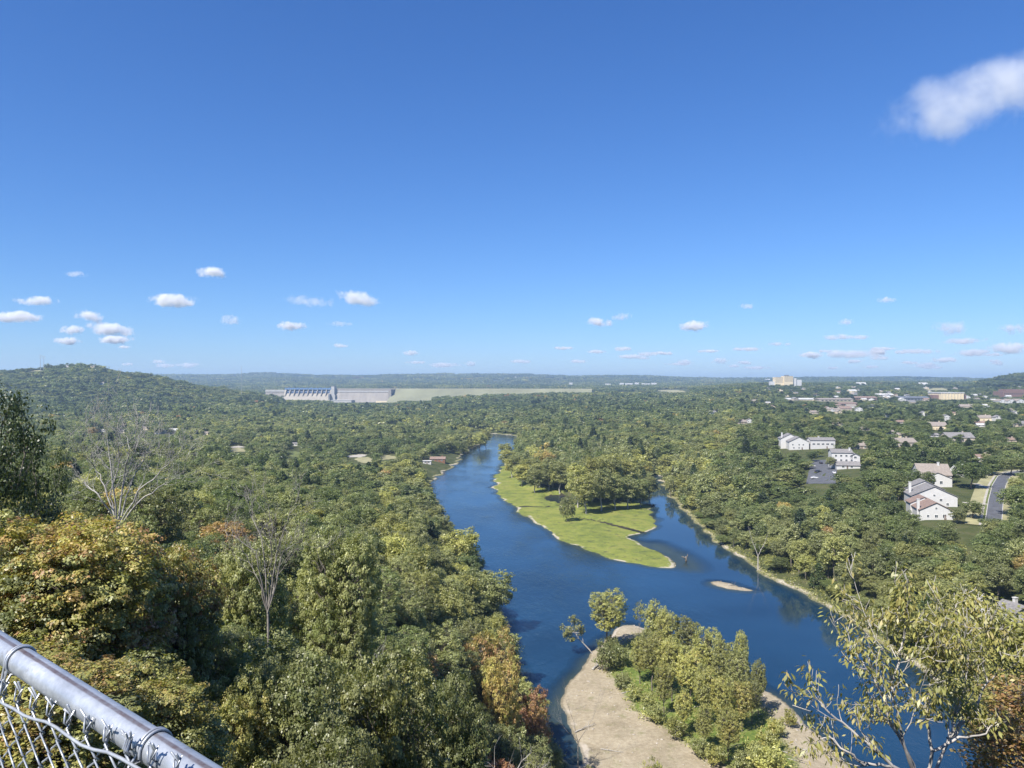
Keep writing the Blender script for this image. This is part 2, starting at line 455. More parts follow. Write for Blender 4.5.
def ground_mat():
    m, nt, out = newmat('ground_cover')
    pos = geopos(nt)
    def A(n): return N(nt, 'ShaderNodeAttribute', attribute_name=n).outputs['Fac']
    n1 = noise(nt, 0.12, 6, 0.65, pos); n2 = noise(nt, 1.1, 5, 0.6, pos); n3 = noise(nt, 0.035, 4, 0.6, pos)
    n4 = noise(nt, 6.0, 3, 0.7, pos); n5 = noise(nt, 0.22, 6, 0.75, pos); n6 = noise(nt, 0.07, 5, 0.6, pos)
    def near(att, width, nz, amt, bias=0.0):   # soft noisy threshold: 1 where att > 0
        v = mth(nt, 'MULTIPLY_ADD', mth(nt, 'SUBTRACT', nz, 0.5), amt, att)
        return mth(nt, 'DIVIDE', mth(nt, 'ADD', v, bias), width, clamp=True)
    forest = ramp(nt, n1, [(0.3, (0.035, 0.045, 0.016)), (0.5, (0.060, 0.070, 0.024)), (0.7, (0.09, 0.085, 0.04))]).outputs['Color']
    grass = ramp(nt, mth(nt, 'MULTIPLY_ADD', n2, 0.25, mth(nt, 'MULTIPLY_ADD', n1, 0.45, mth(nt, 'MULTIPLY', n3, 0.3))),
                 [(0.36, (0.085, 0.115, 0.03)), (0.46, (0.140, 0.165, 0.036)), (0.54, (0.195, 0.210, 0.045)), (0.64, (0.20, 0.165, 0.07))]).outputs['Color']
    gravel = ramp(nt, mth(nt, 'MULTIPLY_ADD', n4, 0.35, mth(nt, 'MULTIPLY_ADD', n2, 0.35, mth(nt, 'MULTIPLY', n1, 0.3))),
                  [(0.34, (0.19, 0.155, 0.10)), (0.5, (0.30, 0.252, 0.175)), (0.62, (0.39, 0.34, 0.245))]).outputs['Color']
    gravel = mix(nt, mth(nt, 'MULTIPLY', mth(nt, 'SUBTRACT', n6, 0.5), 5.0, clamp=True), gravel, mix(nt, 1.0, gravel, (0.70, 0.70, 0.68), 'MULTIPLY'))
    gravel = mix(nt, mth(nt, 'MULTIPLY', mth(nt, 'SUBTRACT', n5, 0.56), 8.0, clamp=True), gravel, (0.20, 0.185, 0.10))
    scrub = ramp(nt, mth(nt, 'MULTIPLY_ADD', n2, 0.5, mth(nt, 'MULTIPLY', n1, 0.5)), [(0.35, (0.06, 0.095, 0.02)), (0.5, (0.12, 0.16, 0.032)), (0.65, (0.26, 0.235, 0.12))]).outputs['Color']
    sd = A('sd')
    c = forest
    # low pale bank along every shore
    bank = mth(nt, 'SUBTRACT', 1.0, near(mth(nt, 'SUBTRACT', sd, 1.4), 1.2, n1, 6.0), clamp=True)
    bankc = ramp(nt, n2, [(0.38, (0.10, 0.11, 0.035)), (0.5, (0.20, 0.19, 0.08)), (0.62, (0.36, 0.31, 0.21))]).outputs['Color']
    bank = mth(nt, 'MULTIPLY', bank, mth(nt, 'SUBTRACT', 1.0, near(A('gs'), 2.0, n1, 3.0, 9.0), clamp=True))
    c = mix(nt, bank, c, bankc)
    c = mix(nt, near(A('gs'), 2.0, n1, 9.0), c, grass)
    c = mix(nt, near(A('gv'), 1.5, n1, 4.0), c, gravel)
    c = mix(nt, near(A('bg'), 2.0, n1, 12.0, 0.5), c, scrub)
    # thin stony edge on the outer shore of the grass flat, wet mud at the pond and the waterline
    c = mix(nt, mth(nt, 'MULTIPLY', near(A('gs'), 2.0, n1, 9.0), mth(nt, 'MULTIPLY', mth(nt, 'SUBTRACT', n5, 0.53), 9.0, clamp=True)), c, (0.085, 0.10, 0.035))
    edge = mth(nt, 'MULTIPLY', mth(nt, 'SUBTRACT', 1.0, near(mth(nt, 'SUBTRACT', sd, 1.4), 0.6, n1, 5.0), clamp=True), near(mth(nt, 'SUBTRACT', n3, 0.52), 0.06, n2, 0.1))
    c = mix(nt, mth(nt, 'MULTIPLY', edge, 0.8), c, (0.42, 0.37, 0.30))
    mud = mth(nt, 'SUBTRACT', 1.0, near(mth(nt, 'SUBTRACT', A('pd'), 0.6), 0.8, n1, 2.0), clamp=True)
    c = mix(nt, mud, c, (0.035, 0.030, 0.022))
    c = mix(nt, mth(nt, 'MULTIPLY', mth(nt, 'SUBTRACT', 0.0, sd), 2.0, clamp=True), c, (0.15, 0.17, 0.13))
    wet = mth(nt, 'SUBTRACT', 1.0, near(mth(nt, 'SUBTRACT', sd, 0.25), 0.5, n2, 0.5), clamp=True)
    c = mix(nt, mth(nt, 'MULTIPLY', wet, 0.55), c, (0.075, 0.07, 0.045))
    p = N(nt, 'ShaderNodeBsdfPrincipled', Roughness=0.95)
    p.inputs['Specular IOR Level'].default_value = 0.15
    L(nt, c, p.inputs['Base Color'])
    b = N(nt, 'ShaderNodeBump'); b.inputs['Strength'].default_value = 0.7; b.inputs['Distance'].default_value = 0.35
    L(nt, mth(nt, 'MULTIPLY_ADD', n2, 0.7, mth(nt, 'MULTIPLY', n4, 0.3)), b.inputs['Height']); L(nt, b.outputs['Normal'], p.inputs['Normal'])
    L(nt, p.outputs[0], out.inputs['Surface'])
    return m

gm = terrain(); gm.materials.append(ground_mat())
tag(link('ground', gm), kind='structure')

def water_mat():
    m, nt, out = newmat('river_water')
    pos = geopos(nt)
    mp = N(nt, 'ShaderNodeMapping'); L(nt, pos, mp.inputs['Vector']); mp.inputs['Rotation'].default_value = (0, 0, R(28)); mp.inputs['Scale'].default_value = (1.0, 0.42, 1)
    n1 = noise(nt, 0.55, 6, 0.68, mp.outputs[0]); n2 = noise(nt, 0.06, 4, 0.6, mp.outputs[0]); n3 = noise(nt, 0.018, 3, 0.5, pos)
    p = N(nt, 'ShaderNodeBsdfPrincipled')
    c = ramp(nt, n3, [(0.35, (0.004, 0.019, 0.040)), (0.65, (0.009, 0.036, 0.074))]).outputs['Color']
    L(nt, c, p.inputs['Base Color'])
    p.inputs['IOR'].default_value = 1.33
    p.inputs['Roughness'].default_value = 0.05
    h = mth(nt, 'MULTIPLY_ADD', n1, 1.0, mth(nt, 'MULTIPLY', n2, 2.0))
    b = N(nt, 'ShaderNodeBump'); b.inputs['Distance'].default_value = 0.30
    calm = N(nt, 'ShaderNodeAttribute', attribute_name='calm').outputs['Fac']
    n5 = noise(nt, 0.03, 4, 0.6, mp.outputs[0])
    lively = mth(nt, 'MULTIPLY', mth(nt, 'MULTIPLY_ADD', mth(nt, 'SUBTRACT', n5, 0.5), 3.0, 0.7, clamp=True), mth(nt, 'SUBTRACT', 1.0, calm))
    L(nt, mth(nt, 'MULTIPLY_ADD', mth(nt, 'MULTIPLY', lively, mth(nt, 'MULTIPLY_ADD', n2, 0.9, 0.35)), 1.0, 0.025), b.inputs['Strength'])
    L(nt, h, b.inputs['Height']); L(nt, b.outputs['Normal'], p.inputs['Normal'])
    # clear shallows let the bed show beside the banks
    tr = N(nt, 'ShaderNodeBsdfTransparent'); tr.inputs['Color'].default_value = (0.80, 0.88, 0.84, 1)
    at_ = N(nt, 'ShaderNodeAttribute', attribute_name='depth').outputs['Fac']
    f = mth(nt, 'MULTIPLY_ADD', mth(nt, 'SUBTRACT', n2, 0.5), 2.5, at_)
    f = mth(nt, 'MULTIPLY_ADD', mth(nt, 'DIVIDE', f, 5.0, clamp=True), 0.66, 0.34, clamp=True)
    ms = N(nt, 'ShaderNodeMixShader'); L(nt, f, ms.inputs[0]); L(nt, tr.outputs[0], ms.inputs[1]); L(nt, p.outputs[0], ms.inputs[2])
    L(nt, ms.outputs[0], out.inputs['Surface'])
    return m

def water():
    xs = np.linspace(-420, 560, 246); ys = np.concatenate([np.linspace(85, 700, 206), np.linspace(706, 1500, 120)])
    X, Y = np.meshgrid(xs, ys); x = X.ravel(); y = Y.ravel()
    sd = shore(x, y)
    v = np.stack([x, y, np.zeros_like(x)], 1)
    nx, ny = len(xs), len(ys)
    i = np.arange(ny - 1)[:, None] * nx; j = np.arange(nx - 1)[None, :]
    q = np.stack([i + j, i + j + 1, i + nx + j + 1, i + nx + j], -1).reshape(-1, 4)
    keep = (sd[q] < 12).any(1)
    pond = (pdist(x, y, POND) < 30)[q].any(1)
    q = q[keep | pond]
    used = np.unique(q); remap = np.full(len(v), -1); remap[used] = np.arange(len(used))
    me = mesh_np('river_water', v[used], remap[q], mats=[water_mat()])
    a = me.attributes.new('depth', 'FLOAT', 'POINT')
    shoal = catmull([g0(*p) for p in ((636, 542), (650, 552), (668, 566), (690, 572), (704, 570), (696, 558), (678, 548), (655, 540))], 3)
    ss = sdf(x, y, shoal)
    dep = np.clip(-sd, 0, 60)
    dep = np.where(ss > -12, np.minimum(dep, 0.4 + np.maximum(0, 4 - ss) * 0.5), dep)
    a.data.foreach_set('value', dep[used].astype(np.float32))
    rb = np.array([g0(*p) for p in ((655, 476), (666, 490), (692, 519), (727, 550), (766, 575), (815, 599), (856, 623), (910, 664), (980, 712), (1100, 790))])
    cm_ = np.clip(1.25 - pdist(x, y, rb, False) / 60.0, 0, 1)
    a2 = me.attributes.new('calm', 'FLOAT', 'POINT'); a2.data.foreach_set('value', cm_[used].astype(np.float32))
    return me
tag(link('river_water', water()), kind='structure')

# ------------------------------------------------------------------ tree building
def unit(n): 
    v = rng.normal(size=(n, 3)); return v / np.linalg.norm(v, axis=1, keepdims=True)

def leaf_quads(c, nrm, size, aspect=0.55, fold=0.25):
    n = len(c)
    nrm = nrm / (np.linalg.norm(nrm, axis=1, keepdims=True) + 1e-9)
    r = unit(n)
    t = np.cross(nrm, r); t /= (np.linalg.norm(t, axis=1, keepdims=True) + 1e-9)
    b = np.cross(nrm, t)
    s = size[:, None]
    v = np.empty((n, 4, 3))
    v[:, 0] = c - t * s * 0.5
    v[:, 1] = c + b * s * 0.5 * aspect + nrm * s * fold * 0.3
    v[:, 2] = c + t * s * 0.5
    v[:, 3] = c - b * s * 0.5 * aspect + nrm * s * fold * 0.3
    return v.reshape(-1, 3)

def crown_shape(H, Rc, base, nl, nc, lump=1.0):
    """lobes and clumps of a crown of height H and radius Rc, its underside at base*H"""
    cz = H * (base + 1) / 2; hz = H * (1 - base) / 2
    lobes = []
    for k in range(nl):
        a = 2 * math.pi * (k * 0.618 + rng.uniform(-.08, .08)); u = (k + 0.5) / nl
        zz = -0.62 + 1.27 * u
        rad = math.sqrt(max(0.05, 1 - zz * zz)) * (0.62 + 0.12 * rng.uniform(-1, 1))
        lr = Rc * rng.uniform(0.30, 0.46) * lump
        c = np.array([math.cos(a) * rad * (Rc - lr * 0.6), math.sin(a) * rad * (Rc - lr * 0.6), cz + zz * (hz - lr * 0.7)])
        lobes.append((c, lr))
    cl = []
    w = np.array([l[1] ** 2 for l in lobes]); w /= w.sum()
    tries = 0
    while len(cl) < nc and tries < nc * 12:
        tries += 1
        k = rng.choice(nl, p=w); c, lr = lobes[k]
        d = unit(1)[0]; d[2] = d[2] * 0.8 + 0.18
        p = c + d * lr * rng.uniform(0.62, 1.08)
        inside = any(np.linalg.norm(p - c2) < r2 * 0.68 for i2, (c2, r2) in enumerate(lobes) if i2 != k)
        if inside: continue
        cl.append((p, k))
    return lobes, cl

def leaves_from(cl, n_leaf, clump_r, leaf, flat=0.62, droop=0.0, lobes=None, jit=0.65, var=1.0):
    P, Nn, S, Hh, Vv = [], [], [], [], []
    lob_h = rng.normal(0, 0.6, 40)
    for p, k in cl:
        n = max(3, int(n_leaf * rng.uniform(0.55, 1.4)))
        cr = clump_r * rng.uniform(0.6, 1.35)
        d = unit(n) * (rng.uniform(0.15, 1.0, (n, 1)) ** 0.5)
        q = d * cr; q[:, 2] *= flat
        P.append(p + q)
        nn = d * 0.55 + np.array([0, 0, 0.55 - droop]) + unit(n) * jit + unit(1) * (0.9 - jit)
        if lobes is not None:
            o = p - lobes[k][0]; nn = nn + o / (np.linalg.norm(o) + 1e-6) * 0.35
        Nn.append(nn)
        S.append(leaf * rng.uniform(0.6, 1.35, n))
        h = (rng.normal(0, 0.6) + lob_h[k % 40]) * var
        Hh.append(h + rng.normal(0, 0.35 * var, n)); Vv.append((rng.normal(0, 0.25) + rng.normal(0, 0.35, n)) * var)
    return map(np.concatenate, (P, Nn, S, Hh, Vv))

def leaf_mesh(name, P, Nn, S, Hh, Vv, aspect=0.55, extra=None, mats=None):
    v = leaf_quads(P, Nn, S, aspect)
    q = np.arange(len(v)).reshape(-1, 4)
    midx = None
    if extra is not None:
        ev, ef = extra
        q2 = np.asarray(ef, int) + len(v)
        v = np.concatenate([v, ev]); midx = np.concatenate([np.zeros(len(q)), np.ones(len(q2))])
        q = np.concatenate([q, q2])
        Hh = np.concatenate([Hh, np.zeros(len(q2))]); Vv = np.concatenate([Vv, np.zeros(len(q2))])
    me = mesh_np(name, v, q, mats=mats or [M['leaf']], midx=midx)
    for nm, arr in (('hue', Hh), ('val', Vv)):
        a = me.attributes.new(nm, 'FLOAT', 'FACE'); a.data.foreach_set('value', np.clip(arr, -1.6, 1.6).astype(np.float32))
    return me

def limb(mb, a, b, r0, r1, n=5, seg=4, wob=0.08, sag=0.0):
    a = np.array(a, float); b = np.array(b, float); l = np.linalg.norm(b - a)
    off = rng.normal(0, wob * l, (seg + 1, 3)); off[0] = 0; off[-1] = 0
    pts = []; rad = []
    for i in range(seg + 1):
        t = i / seg
        p = a + (b - a) * t + off[i] * math.sin(math.pi * t) + np.array([0, 0, sag * l * math.sin(math.pi * t)])
        pts.append(p); rad.append(r0 + (r1 - r0) * t)
    mb.tube(pts, rad, n, cap=False)
    return pts

def trunk_mb(H, lobes, cl, r0, detail=2, top=0.72, lean=(0, 0), base=0.0):
    mb = MB()
    tp = np.array([lean[0], lean[1], H * top])
    pts = limb(mb, (0, 0, -1.2), tp, r0, r0 * 0.35, 7 if detail > 1 else 5, 6, 0.02)
    if detail >= 1:
        ends = []
        for c, lr in lobes:
            t = min(0.92, max(0.28, (c[2] - lr * 0.9) / (H * top)))
            i = min(len(pts) - 1, int(round(t * (len(pts) - 1))))
            e = c + np.array([0, 0, -lr * 0.15])
            ends.append(limb(mb, pts[i], e, r0 * (0.5 - 0.2 * t), r0 * 0.12, 5, 4, 0.09, 0.06))
        if detail >= 2:
            for p, k in cl:
                path = ends[k]; s = path[rng.integers(1, len(path))]
                limb(mb, s, p + rng.normal(0, 0.1, 3), r0 * 0.085, r0 * 0.02, 3, 3, 0.1, 0.05)
    return mb

def tree_kit(name, H, Rc, base, nl, nc, n_leaf, clump_r, leaf, r0, detail=2, aspect=0.55, lump=1.0, flat=0.62, bark='bark', top=0.72, jit=0.65, var=1.0):
    """a unit tree: (crown mesh, trunk mesh, height, radius)"""
    lobes, cl = crown_shape(H, Rc, base, nl, nc, lump)
    P, Nn, S, Hh, Vv = leaves_from(cl, n_leaf, clump_r, leaf, flat, 0, lobes, jit, var)
    cl = cl[:500]
    cm = leaf_mesh('crown', P, Nn, S, Hh, Vv, aspect)
    tm = trunk_mb(H, lobes, cl if detail >= 2 else [], r0, detail, top).mesh('trunk', M[bark], True)
    return dict(crown=cm, trunk=tm, H=H, R=Rc, name=name)

def merged_kit(H, Rc, base, nl, nc, n_leaf, clump_r, leaf, r0, n_multi=1, spread_r=0):
    """crown and trunk in one mesh, for the far-off wood"""
    PP = []; ev = []; ef = []
    for m_ in range(n_multi):
        off = np.zeros(3) if n_multi == 1 else np.array([rng.uniform(-1, 1) * spread_r, rng.uniform(-1, 1) * spread_r, 0])
        sc = 1.0 if n_multi == 1 else rng.uniform(0.75, 1.2)
        lobes, cl = crown_shape(H * sc, Rc * sc, base, nl, nc)
        a = list(leaves_from(cl, n_leaf, clump_r, leaf, 0.75, 0, lobes, .55, .5)); a[0] = a[0] + off
        if n_multi > 1: a[3] = a[3] + rng.normal(0, 0.9)
        PP.append(a)
        mb = MB(); mb.tube([(off[0], off[1], -1.5), (off[0], off[1], H * 0.6)], [r0, r0 * 0.4], 4, cap=False)
        b = sum(len(e) for e in ev); ev.append(np.array(mb.v)); ef += [tuple(i + b for i in f) for f in mb.f]
    arrs = [np.concatenate(z) for z in zip(*PP)]
    return leaf_mesh('tree', *arrs, 0.7, (np.concatenate(ev), ef), [M['leaf'], M['bark']])

TREES = []        # everything planted, used for the largest-first choice
OCC = []          # protected picture rectangles: (x0,y0,x1,y1,d)

def proj(x, y, z): return CX + x / y * F, CY + (HC - z) / y * F

def place_tree(kit, name, x, y, z, s, tone, spread, label, group=None, cat='tree', rz=None, sz=None):
    t = empty(name, (x, y, z), rng.uniform(0, 6.28) if rz is None else rz)
    t.scale = (s, s, sz if sz else s)
    tag(t, label, cat, group)
    c = link('crown', kit['crown'], t); c['tone'] = float(tone); c['spread'] = float(spread)
    if kit.get('trunk'): link('trunk', kit['trunk'], t)
    return t

def hero(kit, px, d, ytop, tone, spread, label, rpx=None, name='broadleaf_tree', base_y=None, zoff=0.0, group=None, rz=None, cat='tree'):
    x, y, z = at(px, d) if base_y is None else ray(px, base_y, 60)
    d = y
    ztop = HC - (ytop - CY) / F * d
    h = max(1.0, ztop - z)
    sz = h / kit['H']
    s = sz if rpx is None else (rpx / F * d) / kit['R']
    return place_tree(kit, name, x, y, z + zoff, s, tone, spread, label, group, sz=sz, rz=rz, cat=cat)

# ------------------------------------------------------------------ buildings
def protect(x0, y0, x1, y1, d): OCC.append((x0, y0, x1, y1, d))

def gable_block(t, w, dp, h, pitch, ridge, wall, roof, ov=0.45, cx=0.0, cy=0.0, z0=0.0, down=3.0, windows=(), door=None, chimney=None, trimc=True):
    """wall and roof of one gabled block; ridge 'x' or 'y'"""
    a, b = w / 2, dp / 2
    mw = MB()
    if ridge == 'y':
        rh = a * pitch
        mw.prism_y([(cx - a, z0 - down), (cx + a, z0 - down), (cx + a, z0 + h), (cx, z0 + h + rh), (cx - a, z0 + h)], cy - b, cy + b)
        ro = MB()
        for s in (-1, 1):
            e = (cx + s * (a + ov), z0 + h - ov * pitch); p = (cx, z0 + h + rh)
            prof = [e, p, (p[0], p[1] + 0.22), (e[0], e[1] + 0.22)]
            if s > 0: prof = prof[::-1]
            prof = [(x_ , z_ + 0.02) for x_, z_ in prof]
            ro.prism_y(prof, cy - b - ov, cy + b + ov)
    else:
        rh = b * pitch
        mw.prism_x([(cy - b, z0 - down), (cy + b, z0 - down), (cy + b, z0 + h), (cy, z0 + h + rh), (cy - b, z0 + h)], cx - a, cx + a)
        ro = MB()
        for s in (-1, 1):
            e = (cy + s * (b + ov), z0 + h - ov * pitch); p = (cy, z0 + h + rh)
            prof = [(e[0], e[1] + .02), (p[0], p[1] + .02), (p[0], p[1] + 0.24), (e[0], e[1] + 0.24)]
            if s > 0: prof = prof[::-1]
            ro.prism_x(prof, cx - a - ov, cx + a + ov)
    mw.build('wall', M[wall], t)
    r = ro.build('roof', M[roof], t)
    if chimney:
        x, y = chimney
        c = MB(); c.box(x - .55, x + .55, y - .45, y + .45, z0 - down, z0 + h + rh + 1.0); c.box(x - .68, x + .68, y - .58, y + .58, z0 + h + rh + 1.003, z0 + h + rh + 1.22)
        c.build('chimney', M[wall], r)
    for (x, z, ww, hh) in windows:      # on the front (camera) side, y = cy - b
        win(t, x, cy - b, z0 + z, ww, hh)
    if door:
        x, = door
        dm = MB(); dm.box(x - .5, x + .5, cy - b - .05, cy - b + .03, z0 + .05, z0 + 2.1)
        dd = dm.build('door', M['door'], t)
    return r

def win(t, x, y, z, w, h, side=0):
    m = MB(); m.box(x - w/2, x + w/2, y - .035, y + .05, z, z + h); o = m.build('window', M['glass'], t)
    f = MB()
    f.box(x - w/2 - .09, x - w/2, y - .08, y + .04, z - .09, z + h + .09); f.box(x + w/2, x + w/2 + .09, y - .08, y + .04, z - .09, z + h + .09)
    f.box(x - w/2, x + w/2, y - .08, y + .04, z - .09, z - .002); f.box(x - w/2, x + w/2, y - .08, y + .04, z + h + .002, z + h + .09)
    f.box(x - .03, x + .03, y - .06, y - .037, z, z + h)
    f.build('frame', M['trim'], o)

def site(px, py, dmin=150):
    return ray(px, py, dmin)

def house(px, py, wpx, label, wall='white_siding', roof='shingle_grey', ridge='x', storeys=1, dr=0.6, pitch=0.5, rz=0.0, nwin=3, group=None, chim=True, name='house', cat='house', door=True, rect=None, hpx=None):
    x, y, z = site(px, py)
    w = wpx / F * y
    dp = w * dr
    h = 2.7 * storeys
    if hpx: h = hpx / F * y
    t = empty(name, (x, y + dp / 2, z), R(rz)); tag(t, label, cat, group)
    ws = []
    if nwin:
        for s in range(max(1, int(round(h / 2.8)))):
            for k in range(nwin):
                ws.append(((k + 0.5) / nwin * w * 0.86 - w * 0.43, 0.95 + 2.75 * s, min(1.5, w / nwin * 0.45), 1.25))
    if door and ws: ws = [q for q in ws if not (abs(q[0] - w * 0.0) < 1.0 and q[1] < 2)]
    gable_block(t, w, dp, h, pitch, ridge, wall, roof, windows=ws, door=(0.0,) if door else None, chimney=(w * 0.28, dp * 0.2) if chim else None)
    rise = (w if ridge == 'y' else dp) / 2 * pitch
    top = CY + (HC - z - h - rise) / y * F
    q = rect or (px - wpx * .42, top, px + wpx * .42, py - 0.45 * (py - top))
    protect(*q, y)
    return t

# --- white condominiums on the right, nearest row -------------------------------------------
def condo_row():
    # front unit with the brownish roof, the lowest of the three gables
    x, y, z = site(938, 520)
    s = y / F
    t = empty('condominium', (x, y, z), R(-14)); tag(t, 'white condominium with stepped gable roofs and a white chimney, lowest in the row', 'house')
    gable_block(t, 30 * s, 13, 9.5 * s, 0.50, 'y', 'white_siding', 'shingle_brown', cx=-1.5 * s, cy=6.5, chimney=(-17 * s, 2.0), windows=((-1.5 * s, 1.0, 1.2, 1.2), (-9 * s, 1.0, .9, 1.1), (6 * s, 1.0, 1.4, 1.5), (-1.5 * s, 4.6, .8, .9)), door=(10 * s - 1.5,))
    gable_block(t, 26 * s, 8, 12 * s, 0.48, 'y', 'white_siding', 'shingle_brown', cx=-5 * s, cy=17.6)
    win(t, 6, 0.0, 1.0, 1.0, 1.2)
    protect(917, 500, 956, 517, y)
    x, y, z = site(944, 512)
    y += 9; z = gz(x, y); s = y / F
    t = empty('condominium', (x, y, z), R(-14)); tag(t, 'white condominium with the broadest plain gable wall, middle of its row', 'house')
    gable_block(t, 42 * s, 14, 11.0 * s, 0.46, 'y', 'white_siding', 'shingle_grey', cx=2 * s, cy=9, windows=((-6 * s, 3.0, 1.0, 1.1), (8 * s, 3.0, 1.2, 1.1), (2 * s, 5.2, .9, .9), (14 * s, 1.0, 1.0, 1.2)), chimney=(-17 * s, 9))
    gable_block(t, 38 * s, 9, 14.0 * s, 0.46, 'y', 'white_siding', 'shingle_grey', cx=1 * s, cy=21.2)
    protect(926, 488, 966, 512, y)
    x, y, z = site(944, 489)
    y += 6; z = gz(x, y); s = y / F
    t = empty('condominium', (x, y, z), R(-14)); tag(t, 'white condominium under a broad taupe hipped roof, rear unit of the row', 'house')
    gable_block(t, 26 * s, 8, 9.0 * s, 0.42, 'y', 'white_siding', 'shingle_taupe', cx=0, cy=4, windows=((-4 * s, 1.8, 1.4, 1.6), (3 * s, 1.8, 1.4, 1.6)))
    gable_block(t, 30 * s, 17, 10.5 * s, 0.62, 'x', 'white_siding', 'shingle_taupe', cx=2 * s, cy=17.2, chimney=(8 * s, 16))
    protect(936, 466, 964, 490, y)
condo_row()
house(967, 477, 17, 'white house with a steep light grey roof beside the brown roofed condominium', 'white_siding', 'flatroof', 'y', 1, 1.0, 0.55, rz=20, nwin=1)
house(980, 470, 15, 'white house with two pale sloping roof bands behind the dark oak by the street', 'white_siding', 'shingle_grey', 'y', 1, 1.2, 0.7, rz=-25, nwin=1)
house(986, 462, 15, 'tan house with a brown roof at the top end of the curving street', 'tan', 'shingle_brown', 'x', 1, 0.8, 0.5, nwin=2)

# --- condominiums further left with the car park ---------------------------------------------
x, y, z = site(797, 450); s = y / F
t = empty('condominium', (x, y, z), R(-8)); tag(t, 'white condominium with a stepped grey roof, left of the car park', 'house')
gable_block(t, 19 * s, 12, 8 * s, 0.5, 'y', 'white_siding', 'shingle_grey', cx=2 * s, cy=6, windows=((2 * s, 1.0, 1.1, 1.2), (-3 * s, 1.0, 1.1, 1.2), (-4 * s, 3.6, 1.1, 1.2), (2 * s, 3.6, 1.1, 1.2), (6 * s, 3.6, 1.1, 1.2)), door=(5 * s,))
gable_block(t, 19 * s, 12, 10 * s, 0.5, 'y', 'white_siding', 'shingle_grey', cx=-3 * s, cy=19.2, chimney=(-11 * s, 15))
protect(784, 433, 812, 450, y)
x, y, z = site(823, 449); s = y / F
t = empty('condominium', (x, y, z), R(-3)); tag(t, 'white condominium with a long low grey roof and a band of dark windows', 'house')
gable_block(t, 24 * s, 11, 8.5 * s, 0.34, 'x', 'white_siding', 'shingle_grey', cx=0, cy=5.5, windows=tuple((-9 * s + k * 4.5 * s, 3.3, 2.2, 1.2) for k in range(5)), door=(4 * s,), chimney=(-2 * s, 6))
protect(811, 437, 836, 447, y)
x, y, z = site(847, 469); s = y / F
t = empty('condominium', (x, y, z), R(-10)); tag(t, 'two storey white condominium block under a grey roof, right of the car park', 'house')
gable_block(t, 20 * s, 10, 15 * s, 0.40, 'x', 'white_siding', 'shingle_grey', cx=-2 * s, cy=12, windows=tuple((-8 * s + k * 5 * s, zz, 1.3, 1.3) for k in range(4) for zz in (4.2, 7.2)), chimney=(6 * s, 10))
gable_block(t, 9 * s, 8, 12 * s, 0.5, 'y', 'white_siding', 'shingle_grey', cx=10.5 * s, cy=11, windows=((10.5 * s, 3.2, 1.6, 1.3), (10.5 * s, 6.2, 1.6, 1.3)))
gable_block(t, 22 * s, 7.5, 3.6 * s, 0.55, 'x', 'white_siding', 'shingle_grey', cx=1 * s, cy=2.6, windows=((-4 * s, .8, 1.4, 1.1), (4 * s, .8, 1.4, 1.1)), door=(0,))
protect(837, 448, 860, 470, y)
house(862, 449, 15, 'low tan house just behind the two storey white condominium', 'tan', 'shingle_taupe', 'x', 1, 0.6, 0.45, nwin=2)

# car park and street (sheets draped on the ground)
def drape(name, ring, mat, lift=0.05, n=26):
    """sheet over a convex quad (ground corners a,b,c,d), following the ground"""
    a, b, c, d = [np.array(p) for p in ring]
    u, v = np.meshgrid(np.linspace(0, 1, n), np.linspace(0, 1, n))
    u = u.ravel()[:, None]; v = v.ravel()[:, None]
    p = (a * (1 - u) + b * u) * (1 - v) + (d * (1 - u) + c * u) * v
    z = ground(p[:, 0], p[:, 1]) + lift
    i = np.arange(n - 1)[:, None] * n; j = np.arange(n - 1)[None, :]
    q = np.stack([i + j, i + j + 1, i + n + j + 1, i + n + j], -1).reshape(-1, 4)
    me = mesh_np(name, np.column_stack([p, z]), q, mats=[M[mat]])
    return tag(link(name, me), kind='structure')
M['lawn'] = plain('lawn', (0.115, 0.135, 0.035), 0.95, 0.25, 0.15)
M['drylawn'] = plain('dry_lawn', (0.27, 0.25, 0.13), 0.95, 0.2, 0.12)

cp = [ray(*p, 150)[:2] for p in ((806, 484), (836, 484), (838, 460), (812, 460))]
drape('car_park', cp, 'asphalt', 0.08); protect(806, 461, 835, 481, 520)
def strip(name, pts, w0, w1, mat, lift, off=0.0, rise=0.0, wsc=None):
    """band along a ground path, between lateral offsets w0..w1 (metres)"""
    P = []
    pts = [np.array(p) for p in pts]
    den = []
    for a, b in zip(pts[:-1], pts[1:]):
        for k in range(8): den.append(a + (b - a) * k / 8)
    den.append(pts[-1])
    for i, p in enumerate(den):
        t = den[min(i + 1, len(den) - 1)] - den[max(i - 1, 0)]; t = t / np.linalg.norm(t)
        n = np.array([t[1], -t[0]])
        P.append((p + n * w0, p + n * w1))
    z = [ground(np.array([q[0] for q in pr]), np.array([q[1] for q in pr])) for pr in P]
    v = []; q = []
    zc = [float(ground(p[0], p[1])[0]) for p in den]
    for (a, b), zz in zip(P, zc): v += [(a[0], a[1], zz + lift), (b[0], b[1], zz + lift)]
    if rise:
        n0 = len(v)
        for (a, b), zz in zip(P, zc): v += [(a[0], a[1], zz - 0.3), (b[0], b[1], zz - 0.3)]
    for i in range(len(P) - 1):
        q.append((2*i, 2*i+1, 2*i+3, 2*i+2))
        if rise:
            q.append((2*i, 2*i+2, n0 + 2*i+2, n0 + 2*i)); q.append((2*i+1, n0 + 2*i+1, n0 + 2*i+3, 2*i+3))
    me = mesh_np(name, np.array(v), np.array(q), mats=[M[mat]])
    return tag(link(name, me), kind='structure')
ST = [ray(*p, 150)[:2] for p in ((993, 527), (994, 518), (996, 500), (999, 486), (1004, 477), (1014, 473), (1030, 471))]
